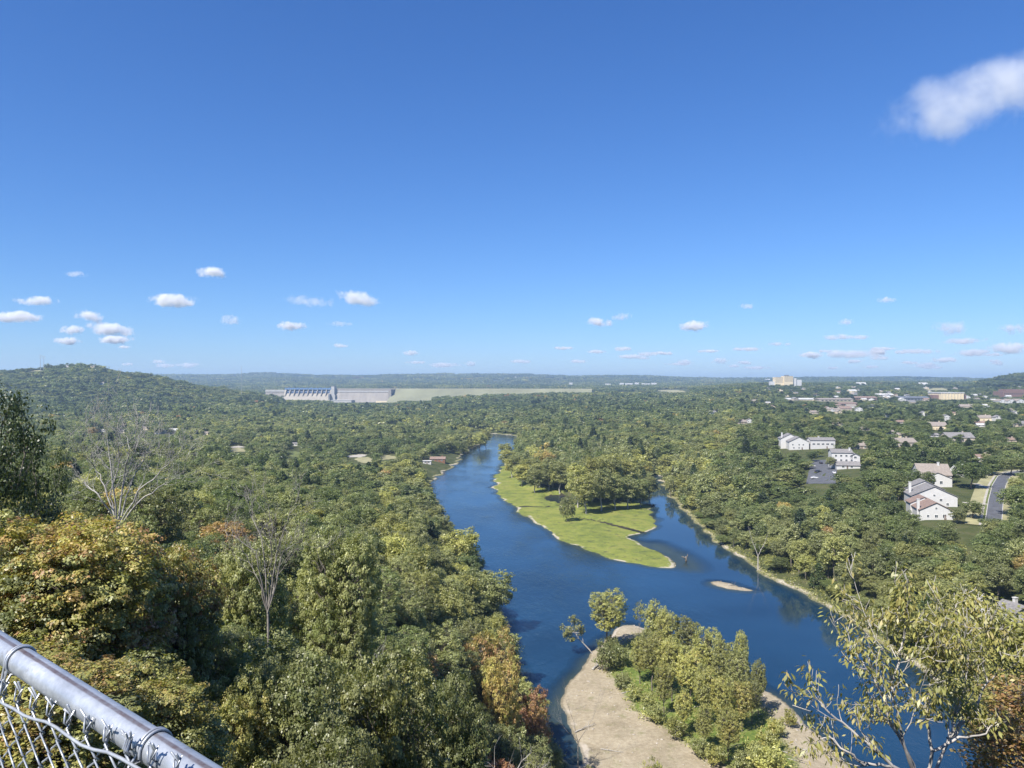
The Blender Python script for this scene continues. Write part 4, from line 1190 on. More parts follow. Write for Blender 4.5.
C = random.choice
river_tree(K_MID[3], 607, 652, 584, 23, .58, 'bright green tree with an open airy crown at the tip of the gravel bar')
lt_ = river_tree(K_SPARSE[0], 592, 655, 606, 15, .56, 'small pale green tree leaning over the water left of the gravel bar tip')
lt_.rotation_euler = (R(0), R(-38), 0)
river_tree(K_SPARSE[1], 639, 640, 596, 7, .52, 'thin nearly leafless pale tree behind the gravel bar clump').scale.z *= 1.0
river_tree(K_BUSH[0], 606, 672, 640, 14, .46, 'grey green bush on the gravel beside the left water edge')
river_tree(K_BUSH[1], 620, 668, 642, 13, .44, 'grey green bush between the gravel tip tree and the clump')
river_tree(K_BUSH[2], 612, 655, 634, 9, .46, 'small bush under the gravel bar tip tree')
bar = [(655, 662, 603, 17, .50), (668, 672, 612, 18, .55), (640, 684, 640, 15, .53), (652, 694, 634, 20, .56), (688, 674, 619, 20, .50), (672, 702, 640, 20, .57), (708, 690, 628, 21, .52), (690, 712, 650, 20, .58),
       (724, 700, 640, 19, .50), (742, 696, 632, 10, .52), (738, 712, 652, 18, .48), (706, 728, 668, 18, .55), (664, 716, 665, 14, .55), (722, 734, 680, 17, .60), (742, 732, 684, 17, .64), (684, 736, 694, 14, .56),
       (704, 752, 706, 15, .54), (728, 762, 712, 19, .58), (752, 724, 680, 13, .52), (758, 716, 664, 12, .48)]
barlab = ['crown at the back of the gravel bar clump nearest the tip', 'tall crown at the back of the clump behind the pale trunks', 'low round tree at the left edge of the gravel bar clump', 'broad yellow green tree at the left front of the clump',
 'tallest rear tree of the gravel bar clump against the water', 'full green tree in the front middle of the clump', 'wide crown on the clump\'s water side', 'olive tree in the heart of the gravel bar clump', 'green tree toward the right rear of the clump',
 'slim tall tree poking above the right end of the clump', 'dark green tree below the slim one', 'olive tree right of the clump\'s middle', 'low tree at the front left foot of the clump', 'yellowish tree low on the right front of the clump',
 'straw coloured tree at the right foot of the clump', 'small front tree standing free on green scrub', 'round front tree above the scrub strip', 'broad low tree at the near end of the clump', 'green tree at the clump\'s right end by the river', 'outermost green tree on the clump\'s river side']
for i, ((px, b, tp, rp, to), lb) in enumerate(zip(bar, barlab)):
    river_tree(K_MID[i % 4], px, b, tp - 9, rp * .84, to + .05, lb, 0.06, group='trees on the gravel bar')
for px, b, tp, rp, to, lb in ((770, 782, 742, 22, .6, 'yellow green bush at the bottom right of the gravel bar'), (648, 708, 690, 9, .55, 'low green bush at the edge of the scrub strip'), (745, 770, 748, 14, .52, 'low round bush right of the near clump tree'),
                          (622, 690, 672, 10, .5, 'low bush at the left corner of the clump, on the scrub'), (634, 702, 684, 10, .55, 'low bush second from the left along the clump front'), (655, 724, 702, 12, .52, 'leafy bush filling the gap under the front trees'),
                          (676, 740, 716, 12, .56, 'leafy bush on the scrub strip below the olive trees'), (700, 758, 736, 12, .5, 'dark low bush near the picture bottom on the scrub'), (716, 768, 742, 13, .6, 'straw green bush at the near end of the scrub'),
                          (768, 752, 726, 14, .62, 'olive bush between the clump end and the pink sand'), (776, 738, 716, 10, .66, 'yellowish bush just above the olive one on the sand'), (760, 768, 740, 15, .55, 'green bush at the picture bottom by the sand'),
                          (612, 660, 640, 9, .5, 'bush at the foot of the gravel tip tree'), (790, 728, 708, 8, .66, 'yellowish shrub on the sand at the river side')):
    river_tree(C(K_BUSH), px, b, tp, rp, to, lb, name='shrub', cat='shrub')
# rear edge of the grass flat
isl = [(568, 522, 494, 9, .52, 'isolated bushy tree standing alone on the bright grass flat'), (586, 514, 474, 13, .58, 'tall pale tree at the left front of the grass flat wood'), (578, 508, 462, 12, .60, 'yellow green tree left of the pond edge wood'),
       (601, 511, 468, 12, .50, 'grey green tree with a pale trunk second in the front row of the flat'), (615, 510, 474, 11, .47, 'grey tree in the middle of the front row of the flat'), (628, 509, 476, 11, .46, 'grey tree right of the middle in the front row'),
       (641, 507, 480, 10, .45, 'last grey tree at the right end of the front row beside the channel'), (535, 493, 470, 9, .50, 'small pale trunked tree left of the dark pond'), (549, 491, 472, 9, .44, 'dark tree just behind the pond'),
       (560, 492, 462, 11, .54, 'green tree directly above the pond'), (522, 487, 466, 9, .62, 'olive tree on the left edge of the grass flat'), (512, 478, 460, 8, .66, 'yellowish tree nearest the outer bend of the flat'),
       (592, 503, 455, 14, .62, 'bright yellow green tree behind the front row'), (610, 500, 452, 14, .56, 'green tree behind the middle of the front row'), (627, 498, 456, 13, .60, 'light green tree behind the right front row'), (545, 480, 452, 12, .78, 'golden crowned tree in the wood behind the pond')]
isl += [(508, 469, 452, 9, .60, 'olive tree third up the outer bend of the flat'), (505, 460, 446, 8, .56, 'small green tree high on the outer bend of the flat'), (517, 477, 457, 10, .52, 'green tree behind the yellowish one on the outer bend'),
        (540, 489, 464, 11, .55, 'full tree left of the dark pond'), (553, 488, 458, 12, .48, 'tall tree behind the dark pond'), (530, 482, 460, 11, .58, 'light tree in the left part of the flat wood'), (649, 500, 478, 9, .5, 'tree at the channel corner of the flat wood')]
for i, (px, b, tp, rp, to, lb) in enumerate(isl):
    river_tree(K_TALL[i % 3] if i not in (0,) else K_BUSH[1], px, b, tp - (5 if i else 0), rp * 1.12, to, lb, 0.05, group=None if i in (0, 15) else 'trees edging the grass flat')
river_tree(K_200[1], 480, 450, 430, 9, .60, 'light tree on the wooded spit where the river bends')
river_tree(K_200[2], 486, 447, 428, 8, .64, 'outermost tree on the spit reaching into the river bend')
for px_, b_, t_, r_, tn_, lb_ in ((971, 489, 459, 18, .24, 'big dark round oak on the lawn between the condominiums and the street'), (973, 519, 498, 12, .40, 'round green tree on the lawn beside the street, nearest the white gables'),
        (1016, 517, 484, 19, .36, 'large round tree right of the street at the picture edge'), (1012, 476, 456, 14, .42, 'green tree at the top of the street bend'), (990, 474, 455, 10, .3, 'dark tree behind the upper street'), (957, 524, 506, 9, .5, 'grey shrubby tree in front of the brown roofed condominium'),
        (830, 470, 455, 6, .5, 'small tree at the right of the car park'), (812, 462, 450, 7, .2, 'dark little tree above the car park')):
    river_tree(C(K_200), px_, b_, t_, r_, tn_, lb_)
river_tree(K_SPARSE[0], 814, 588, 560, 6, .5, 'slim bare trunked tree leaning at the right bank water edge')

# ------------------------------------------------------------------ the wood
def edge_x(y): return np.interp(y, [440, 465, 490, 505, 520, 545, 565, 580, 600, 625, 650, 680, 700, 730, 770, 800], [418, 430, 434, 446, 450, 482, 488, 502, 512, 516, 527, 540, 553, 562, 572, 576])
SKY_X = [-300, -60, 0, 60, 100, 160, 200, 240, 300, 350, 420, 440, 480, 520, 560, 600]
def top_limit(px, d):
    if d < 45: return np.interp(px, SKY_X, [470, 470, 480, 500, 512, 540, 555, 565, 600, 620, 640, 650, 690, 720, 760, 790])
    if d < 90: return np.interp(px, SKY_X, [440, 445, 455, 480, 490, 500, 500, 500, 515, 530, 560, 570, 640, 700, 750, 790])
    if d < 330: return np.interp(px, SKY_X, [420, 430, 440, 455, 462, 470, 474, 478, 483, 482, 484, 490, 530, 560, 700, 790])
    return np.full_like(px, 0.0)

build_xy = []
for o in list(bpy.data.objects):
    if o.parent is None and o.get('category') in ('house', 'shop', 'warehouse', 'office building', 'hotel'):
        ch = [c for c in bpy.data.objects if c.parent == o and c.name.startswith('wall')]
        r_ = max([max(abs(Vector(b).x) + abs(Vector(b).y) for b in c.bound_box) * 0.5 for c in ch] + [6])
        build_xy.append((o.location.x, o.location.y + 4, min(r_, 60)))

PT = []   # x,y,spacing
r = 9.0
TH = R(39)
while r < 9300:
    if r < 60: s = 5.6
    elif r < 900: s = 6.4 + 2.4 * (r - 60) / 840 + 0.6
    elif r < 2900: s = 8.8 * (r / 900) ** 0.66
    else: s = 44 * (r / 3000) ** 0.9
    n = int(2 * TH * r / s)
    a = (np.arange(n) + 0.5 + rng.uniform(-0.38, 0.38, n)) / n * 2 * TH - TH
    rr = r + rng.uniform(-0.4, 0.4, n) * s
    PT.append(np.stack([np.sin(a) * rr, np.cos(a) * rr, np.full(n, s)], 1))
    r += s * 0.93
PT = np.concatenate(PT)
x, y, s = PT.T
z, sd, gs, gv, bg, pd = ground(x, y, True)
d = y
ok = (sd > 0.3) & (y > 8) & ~((x > 0) & (y < 340) & (sd < 3.0) & (sd > 0)) & ~((y < 350) & (x > 60) & (x / y < .33) & (sd < 3))
for isl_ in ISLETS: ok &= pdist(x, y, isl_) > 12
n_ = fbm(x, y, 40, 21)
ok &= ~((gs > -1.5) & (y < 1000)); ok &= ~((gv > -2) & (y < 420) & (gs < 0)) ; ok &= pd > 6
ok &= ~(pip(x, y, RIVERYARD))
ok &= ~((rng.uniform(0, 1, len(x)) < 0.06) & (d < 2900))
Stp = np.array(ST); ok &= pdist(x, y, Stp, False) > 6.8; ok &= ~((pdist(x, y, Stp, False) < 13) & (rng.uniform(0, 1, len(x)) < .3))
for dseg in DW: ok &= pdist(x, y, np.array(dseg), False) > 5
cpp = np.array(cp); ok &= ~pip(x, y, cpp)
for bx, by, br in build_xy: ok &= (np.hypot(x - bx, y - by) > br)
for e in ((450, 462), (1012, 523)): pass
# size
tall = 1.0 + 0.5 * fbm(x, y, 90, 31) + np.where(d > 1500, 0.7, 0.0) * fbm(x, y, 70, 77)
hgt = np.where(d < 2900, 12.0 * tall * rng.uniform(0.66, 1.28, len(x)), 12.5)
emer = (rng.uniform(0, 1, len(x)) < np.where(d > 1500, .07, .02)) & (d > 120)
hgt = np.where(emer, hgt * 1.35, hgt)
island = (x > 0) & (x < 160) & (y > 480) & (y < 1000) & (sd < 80)
hgt = np.where(island & (d < 1000), hgt * 1.25, hgt)
hgt = np.where((d < 70), hgt * 0.85, hgt)
low = (sd < 9) & (d > 150); hgt = np.where(low, hgt * rng.uniform(0.45, 0.85, len(x)), hgt)
town = (x / y > 0.33) & (d > 420) & (d < 2900)
ok &= ~(town & (rng.uniform(0, 1, len(x)) < 0.16))
hgt = np.where(town, hgt * 0.78, hgt)
rad = s * 0.62 * rng.uniform(0.85, 1.25, len(x))
rad = np.where(low, rad * 0.85, rad); rad = np.where(emer, rad * 1.35, rad)
px, pyt = proj(x, y, z + hgt); _, pyb = proj(x, y, z)
rp = rad / y * F
# keep below the permitted outline of the near bluff
lim = np.zeros_like(px)
for lo, hi, dd in ((0, 45, 30), (45, 90, 70), (90, 330, 200)):
    mk = (d >= lo) & (d < hi) & (px < 600)
    lim[mk] = top_limit(px[mk], dd)
need = pyt < lim
hnew = np.where(need, HC - (lim - CY) / F * y - z, hgt)
ok &= ~(need & (hnew < 4.5)); rad = np.where(need, np.minimum(rad, np.maximum(2.0, hnew * 0.45)), rad); hgt = np.where(need, hnew, hgt)
px, pyt = proj(x, y, z + hgt); rp = rad / y * F
ymid = (pyt * 0.65 + pyb * 0.35)
bl = (d < 760) & (px < 600) & (x < 60) & (gs < -1.5)
leftbank = bl & (px < edge_x(pyb) + 40) & ~((px > 480) & (pyb < 560) )
ok &= ~(leftbank & (px + rp * 0.9 > edge_x(ymid)) & (px + rp * 0.9 > edge_x(pyt) - 0))
ok &= ~((d < 175) & (px > 560)); ok &= ~((d < 27) & (px > 130) & (px < 560)); ok &= ~(d < 20)
for (x0, y0, x1, y1, dd) in OCC:
    ok &= ~((d < dd - 1) & (px + rp * 0.6 > x0) & (px - rp * 0.6 < x1) & (pyt < y1) & (pyb + 2 > y0) & (d > 60))
# nothing planted inside the dam or its embankment
ok &= ~((np.abs(y - 3050) < 190) & (px > 255) & (px < 640))
ok &= ~((pyt > 800) | (px < -140) | (px > 1160)) 
x, y, s, z, d, hgt, rad, px, pyt, sd, gs, rp = [a[ok] for a in (x, y, s, z, d, hgt, rad, px, pyt, sd, gs, rp)]
nT = len(x)
print('trees', nT)
# colour of each tree: patches of kinds, yellower toward the river
base_t = 0.44 + 0.14 * fbm(x, y, 60, 41) + 0.16 * fbm(x, y, 300, 43) + rng.normal(0, 0.085, nT)
base_t = np.where((sd < 40) & (d > 150), base_t + 0.10, base_t)
base_t = np.where((d > 400), base_t - 0.045, base_t) - np.where(d > 1200, .03, 0)
base_t = np.where(d < 150, 0.44 + rng.normal(0, 0.05, nT), base_t)
u = rng.uniform(0, 1, nT)
base_t = np.where((u < 0.05) & (d > 60), rng.uniform(0.04, 0.2, nT), base_t)
base_t = np.where((u > np.where(d > 400, 0.993, .982)) & (d > 90), rng.uniform(0.68, 0.85, nT), base_t)
base_t = np.where((u > 0.998) & (d > 90), rng.uniform(0.85, 0.97, nT), base_t)
base_t = np.where((x / y > 0.3) & (d > 350), base_t - 0.06, base_t)
# the turning oaks at the far left of the bluff and on its river edge
nearL = (px < 150) & (d < 60); base_t = np.where(nearL, rng.uniform(0.48, 0.70, nT), base_t)
tone = np.clip(base_t, 0.02, 1.0)
base_t = np.where((d > 150) & (u > .05) & (u < .985), np.minimum(base_t, .63), base_t); tone = np.clip(base_t, 0.02, 1.0)
spread = np.where(d < 150, 0.05, 0.028)
spread = np.where(nearL, 0.11, spread)

size = hgt / d * F
inview = (px + rp > 0) & (px - rp < 1024) & (pyt < 768) & (pyt > 380)
order = np.argsort(-(size * inview))
N_TREES = 286 - n_explicit - 24
chosen = np.zeros(nT, bool); chosen[order[:N_TREES]] = True

def words_for(i):
    t = tone[i]
    c = ('dark green' if t < .26 else 'deep green' if t < .38 else 'mid green' if t < .47 else 'olive green' if t < .56 else 'yellow green' if t < .68 else 'yellow' if t < .8 else 'orange brown' if t < .92 else 'rust brown')
    q = pyt[i]
    if px[i] < 600 and d[i] < 700 and gs[i] < -1.5 and px[i] < edge_x(min(780, q + 30)) + 30:
        if d[i] < 60: where = 'on the slope right below the fence' if px[i] < 260 else 'on the steep overlook slope'
        elif sd[i] < 16: where = 'along the near left shore'
        elif px[i] < 150: where = 'on the bluff below the left hill'
        elif px[i] < 300: where = 'on the middle of the bluff'
        else: where = 'on the bluff shoulder by the river'
        if d[i] > 220: where = 'at the far end of the bluff'
    elif px[i] > 650:
        if sd[i] < 14: where = 'in the front row beside the right bank water'
        elif px[i] > 880: where = 'between the right bank and the white condominiums'
        else: where = 'in the wood just behind the right bank'
    elif gs[i] > -60: where = 'in the wood behind the bright grass flat'
    else: where = 'in the middle wood beyond the river'
    hh = 'tall' if hgt[i] > 13 else 'low' if hgt[i] < 7 else 'round'
    return f'{hh} {c} tree {where}', f'{hh} {c} trees {where}'

def kits_for(i):
    dd = d[i]
    if dd < 34: return K_HERO
    if dd < 75: return K_NEAR
    if dd < 175: return K_MID
    return K_200
kit_names = {}
for i in np.where(chosen)[0]:
    ks = kits_for(i); kit = ks[rng.integers(len(ks))]
    lb, gp = words_for(i)
    place_tree(kit, 'broadleaf_tree', x[i], y[i], z[i] - 0.1, rad[i] / kit['R'], tone[i], spread[i], lb, gp, sz=hgt[i] / kit['H'])

# everything else: one wood, instanced by geometry nodes
src = bpy.data.collections.new('tree_kinds')     # not linked to the scene: only a source of shapes
slots = []
def add_slot(me):
    o = bpy.data.objects.new('kind_%03d' % len(slots), me); src.objects.link(o); slots.append(o); return len(slots) - 1
SL = {}
for nm, ks in (('mid', K_MID), ('k200', K_200), ('near', K_NEAR)):
    SL[nm] = [(add_slot(k['crown']), add_slot(k['trunk']), k) for k in ks]
SL['k500'] = [(add_slot(m), None, dict(H=12.5, R=4.6)) for m in K_500]
SL['k1k'] = [(add_slot(m), None, dict(H=12.5, R=4.8)) for m in K_1K]
SL['ced'] = [(add_slot(m), None, dict(H=11.0, R=3.4)) for m in K_CED]
SL['patch'] = [(add_slot(m), None, dict(H=13.0, R=26.0)) for m in K_PATCH]
pv, pvid, pscl, prot, ptone, pspr = [], [], [], [], [], []
for i in np.where(~chosen)[0]:
    dd = d[i]
    nm = 'near' if dd < 60 else 'mid' if dd < 165 else 'k200' if dd < 430 else 'k500' if dd < 1150 else 'k1k' if dd < 2900 else 'patch'
    if 120 < dd < 2300 and tone[i] < .22: nm = 'ced'
    a, b, k = SL[nm][rng.integers(len(SL[nm]))]
    rz = rng.uniform(0, 6.28)
    sxy = (s[i] / 38 if nm == 'patch' else rad[i] / k['R']); sz = sxy * 0.8 if nm == 'patch' else hgt[i] / k['H']
    for vid in (a, b):
        if vid is None: continue
        pv.append((x[i], y[i], z[i] - 0.1)); pvid.append(vid); pscl.append((sxy, sxy, sz)); prot.append((0, 0, rz)); ptone.append(tone[i]); pspr.append(spread[i] if nm != 'patch' else 0.06)
me = bpy.data.meshes.new('wood_points'); me.vertices.add(len(pv)); me.vertices.foreach_set('co', np.array(pv, np.float32).ravel())
for nm, ty, arr in (('vid', 'INT', np.array(pvid, np.int32)), ('tone', 'FLOAT', np.array(ptone, np.float32)), ('spread', 'FLOAT', np.array(pspr, np.float32))):
    at_ = me.attributes.new(nm, ty, 'POINT'); at_.data.foreach_set('value', arr)
for nm, arr in (('scl', pscl), ('rot', prot)):
    at_ = me.attributes.new(nm, 'FLOAT_VECTOR', 'POINT'); at_.data.foreach_set('vector', np.array(arr, np.float32).ravel())
wood = link('woodland', me); tag(wood, 'wide mixed wood of countless green and olive trees filling the valley and hills', 'woodland', kind='stuff')
ng = bpy.data.node_groups.new('plant_wood', 'GeometryNodeTree')
ng.interface.new_socket('Geometry', in_out='INPUT', socket_type='NodeSocketGeometry'); ng.interface.new_socket('Geometry', in_out='OUTPUT', socket_type='NodeSocketGeometry')
gi = ng.nodes.new('NodeGroupInput'); go = ng.nodes.new('NodeGroupOutput')
mp_ = ng.nodes.new('GeometryNodeMeshToPoints'); ip = ng.nodes.new('GeometryNodeInstanceOnPoints'); ci = ng.nodes.new('GeometryNodeCollectionInfo')
ci.inputs['Collection'].default_value = src; ci.inputs['Separate Children'].default_value = True; ci.inputs['Reset Children'].default_value = True
ip.inputs['Pick Instance'].default_value = True
def named(nm, ty):
    n = ng.nodes.new('GeometryNodeInputNamedAttribute'); n.data_type = ty; n.inputs['Name'].default_value = nm; return n.outputs['Attribute']
er = ng.nodes.new('FunctionNodeEulerToRotation')
ng.links.new(gi.outputs[0], mp_.inputs['Mesh']); ng.links.new(mp_.outputs[0], ip.inputs['Points']); ng.links.new(ci.outputs[0], ip.inputs['Instance'])
ng.links.new(named('vid', 'INT'), ip.inputs['Instance Index']); ng.links.new(named('rot', 'FLOAT_VECTOR'), er.inputs[0]); ng.links.new(er.outputs[0], ip.inputs['Rotation'])
ng.links.new(named('scl', 'FLOAT_VECTOR'), ip.inputs['Scale']); ng.links.new(ip.outputs[0], go.inputs[0])
md = wood.modifiers.new('plant', 'NODES'); md.node_group = ng

# ------------------------------------------------------------------ near individual trees
hero(K_HERO[0], 62, 23, 474, .71, .14, 'large turning oak with orange, yellow and green leaves below the rail', rpx=125, name='autumn_oak')
hero(K_HERO[1], 168, 27, 500, .72, .15, 'smaller turning oak with orange tips in front of the bare pale tree', rpx=72, name='autumn_oak')
hero(K_HERO[1], 10, 14, 632, .70, .12, 'yellow green oak just behind the fence rail', rpx=150, name='autumn_oak')
hero(K_HERO[0], 120, 16, 640, .60, .13, 'dull green and yellow young oak behind the middle of the fence rail', rpx=110, name='autumn_oak')
hero(K_HERO[1], 285, 26, 606, .46, .07, 'full grey green oak in the near middle of the overlook slope', rpx=82, name='near_oak')
hero(K_HERO[0], 378, 31, 596, .49, .07, 'broad sunlit green oak right of the near middle one', rpx=88, name='near_oak')
hero(K_HERO[0], 322, 21, 676, .47, .07, 'light green oak cut by the bottom edge, nearest to the rail end', rpx=95, name='near_oak')
hero(K_HERO[1], 442, 40, 622, .45, .06, 'green oak between the broad one and the orange river trees', rpx=62, name='near_oak')
hero(K_HERO[1], 446, 26, 712, .52, .06, 'pale olive oak top at the bottom edge left of the dead branches', rpx=75, name='near_oak')
hero(K_HERO[0], 225, 24, 640, .56, .12, 'dull olive oak with brown tips behind the rail end', rpx=62, name='near_oak')
hero(K_HERO[1], 246, 46, 500, .50, .06, 'light crown rising right of the bare pale tree', rpx=52, name='near_oak')
hero(K_HERO[0], 340, 62, 498, .47, .06, 'rounded pale green crown on the bluff shoulder', rpx=50, name='near_oak')
hero(K_MID[2], 492, 140, 612, .80, .07, 'orange turning tree on the river edge of the bluff', rpx=33, name='autumn_tree')
hero(K_MID[1], 500, 128, 640, .75, .07, 'golden orange tree just below the orange one above the near left shore', rpx=24, name='autumn_tree')
hero(K_MID[0], 530, 140, 676, .90, .06, 'rust red tree hanging over the dark water by the gravel bar', rpx=26, name='autumn_tree')
hero(K_OPEN[0], -4, 27, 318, .12, .06, 'dark green tree cut by the left picture edge below the hill', rpx=66, rz=1.0, name='dark_oak')
hero(K_OPEN[0], 36, 33, 375, .18, .05, 'dark spreading tree beside the left edge, under the taller dark one', rpx=34, name='dark_oak')

hero(K_200[1], 492, 245, 566, .48, .05, 'round green tree bulging over the water from the near left shore', rpx=23)
hero(K_200[3], 462, 300, 524, .60, .05, 'yellow green tree bulging over the water upstream of the round one', rpx=22)
hero(K_MID[3], 650, 112, 748, .62, .06, 'yellow green tree top poking in at the bottom edge over the sand', rpx=20)
hero(K_MID[0], 592, 118, 757, .60, .06, 'small tree top at the bottom edge beside the dark inlet', rpx=16)
for o_ in bpy.data.objects:
    if o_.get('label') and len(o_['label'].split()) > 16: print('LONG', o_['label'])

# ------------------------------------------------------------------ branching trees: the near one on the right and the bare ones
def grow(mb, p, dr, ln, rad, depth, tips, spread_a=0.55, nkid=(2, 4), wob=0.16, up=0.10, minr=0.006, n=5, ratio=0.72):
    p = np.array(p, float); dr = dr / np.linalg.norm(dr)
    seg = 4; pts = [p.copy()]; rd = [rad]
    for k in range(seg):
        dr = dr + rng.normal(0, wob, 3) + np.array([0, 0, up]); dr /= np.linalg.norm(dr)
        p = p + dr * ln / seg; pts.append(p.copy()); rd.append(max(minr, rad * (1 - 0.42 * (k + 1) / seg)))
        if depth > 0 and k >= 1 and rng.uniform() < 0.65:
            sdir = dr + rng.normal(0, spread_a, 3); grow(mb, p, sdir, ln * ratio * rng.uniform(.6, .95), rd[-1] * 0.6, depth - 1, tips, spread_a, nkid, wob, up, minr, n, ratio)
    mb.tube(pts, rd, n if rad > 0.03 else 4, cap=False)
    if depth <= 0:
        tips.append((p, dr)); return
    for _ in range(int(rng.integers(nkid[0], nkid[1]))):
        grow(mb, p, dr + rng.normal(0, spread_a, 3), ln * ratio * rng.uniform(.8, 1.15), rd[-1] * 0.78, depth - 1, tips, spread_a, nkid, wob, up, minr, n, ratio)

def spray_leaves(tips, n_leaf, size, droop=0.8, reach=0.35, aspect=0.34):
    P = []; A = []; Nn = []; S = []; Hh = []; Vv = []
    for p, dr in tips:
        h0 = rng.normal(0, .7); n = int(n_leaf * rng.uniform(.6, 1.4))
        for k in range(n):
            out = unit(1)[0]; out[2] = abs(out[2]) * .25; out /= np.linalg.norm(out)
            ax = out * (1 - droop * rng.uniform(.3, 1)) + np.array([0, 0, -droop * rng.uniform(.3, 1)]); ax /= np.linalg.norm(ax)
            P.append(p + out * reach * rng.uniform(0.1, 1) * .5 + ax * size * .5 + dr * rng.uniform(-.3, .05)); A.append(ax)
            nn = out * .7 + rng.normal(0, .35, 3) + np.array([0, 0, .35]); Nn.append(nn); S.append(size * rng.uniform(.6, 1.3))
            Hh.append(h0 + rng.normal(0, .4)); Vv.append(rng.normal(0, .4))
    P, A, Nn, S = map(np.array, (P, A, Nn, S))
    B = np.cross(Nn, A); B /= np.linalg.norm(B, axis=1, keepdims=True) + 1e-9; C_ = np.cross(A, B)
    s_ = S[:, None]
    v = np.empty((len(P), 4, 3))
    v[:, 0] = P - A * s_ * .5; v[:, 1] = P + B * s_ * aspect * .5 + C_ * s_ * .06; v[:, 2] = P + A * s_ * .5; v[:, 3] = P - B * s_ * aspect * .5 + C_ * s_ * .06
    me = mesh_np('crown', v.reshape(-1, 3), np.arange(len(P) * 4).reshape(-1, 4), mats=[M['leaf']])
    for nm, arr in (('hue', Hh), ('val', Vv)):
        a = me.attributes.new(nm, 'FLOAT', 'FACE'); a.data.foreach_set('value', np.clip(np.array(arr), -1.6, 1.6).astype(np.float32))
    return me

def W(px, py, d): return np.array([(px - CX) / F * d, d, HC - (py - CY) / F * d])

def guided(mb, pix, r0, r1, tips, kids=7, kl=0.8, depth=1, spread_a=0.6, jit=0.05, up=.12, n=6):
    """a stem through picture points (px,py,depth), with side shoots"""
    key = [W(*q) for q in pix]; pts = []
    for a, b in zip(key[:-1], key[1:]):
        for k in range(4): pts.append(a + (b - a) * k / 4 + rng.normal(0, jit * .35, 3))
    pts.append(key[-1])
    m = len(pts); rd = [r0 + (r1 - r0) * i / (m - 1) for i in range(m)]
    mb.tube(pts, rd, n, cap=False)
    for _ in range(kids):
        i = int(rng.integers(m // 4, m)); t = pts[min(i + 1, m - 1)] - pts[max(i - 1, 0)]; t = t / np.linalg.norm(t)
        grow(mb, pts[i], t + rng.normal(0, spread_a, 3), kl * rng.uniform(.5, 1.15), rd[i] * .5, depth, tips, spread_a, (1, 3), .14, up, .006, 4, .7)
    tips.append((pts[-1], pts[-1] - pts[-2]))

# near right tree, drooping yellow green leaf sprays on pale limbs
def near_right():
    d0 = 16.0
    base = W(915, 1060, d0); gzz = gz(base[0], base[1])
    t = empty('ailanthus_tree', (0, 0, 0)); tag(t, 'near tree with drooping yellow green leaf sprays on pale bare limbs', 'tree')
    mb = MB(); tips = []
    root = (915, CY + (HC - gzz + .4) / d0 * F, d0)
    guided(mb, [root, (918, 960, d0), (922, 860, d0), (924, 800, d0)], .12, .062, [], 0, 0)
    fk = (924, 800, d0)
    guided(mb, [fk, (932, 752, 15.8), (925, 708, 15.9), (932, 676, 16), (930, 655, 16.1), (925, 632, 16.2)], .042, .008, tips, 13, .75, 2)
    guided(mb, [fk, (948, 740, 16.3), (962, 700, 16.5), (968, 664, 16.6), (964, 636, 16.8)], .038, .008, tips, 13, .75, 2)
    guided(mb, [fk, (905, 748, 15.5), (888, 712, 15.4), (874, 676, 15.6), (868, 656, 15.7), (876, 640, 15.8)], .038, .008, tips, 13, .75, 2)
    guided(mb, [fk, (900, 770, 15.2), (872, 748, 15.0), (848, 728, 15.0), (826, 710, 15), (808, 690, 15)], .042, .009, tips, 9, .6, 1)
    guided(mb, [(900, 770, 15.2), (880, 764, 15.0), (862, 764, 14.9), (842, 748, 14.9), (828, 735, 15), (818, 742, 15)], .034, .008, tips, 8, .55, 1)
    guided(mb, [fk, (900, 730, 15.6), (892, 690, 15.6), (900, 655, 15.7), (903, 640, 15.8), (905, 628, 15.8)], .036, .008, tips, 12, .75, 2)
    guided(mb, [(932, 752, 15.8), (960, 738, 15.9), (985, 732, 16), (997, 722, 16)], .034, .008, tips, 3, .5, 1)
    guided(mb, [(948, 740, 16.3), (975, 712, 16.6), (985, 680, 16.8), (980, 645, 17)], .04, .010, tips, 9, .7, 2)
    mb.build('trunk', M['palebark'], t, True)
    tp = [q for q in tips]
    # a second thinner wave of tips below (dry hanging leaves)
    sc_ = 0.145
    cm = spray_leaves(tp, 9, .14, .85, .40, .34)
    c = link('crown', cm, t); c['tone'] = .665; c['spread'] = .06
    return len(tp)
print('right tips', near_right())

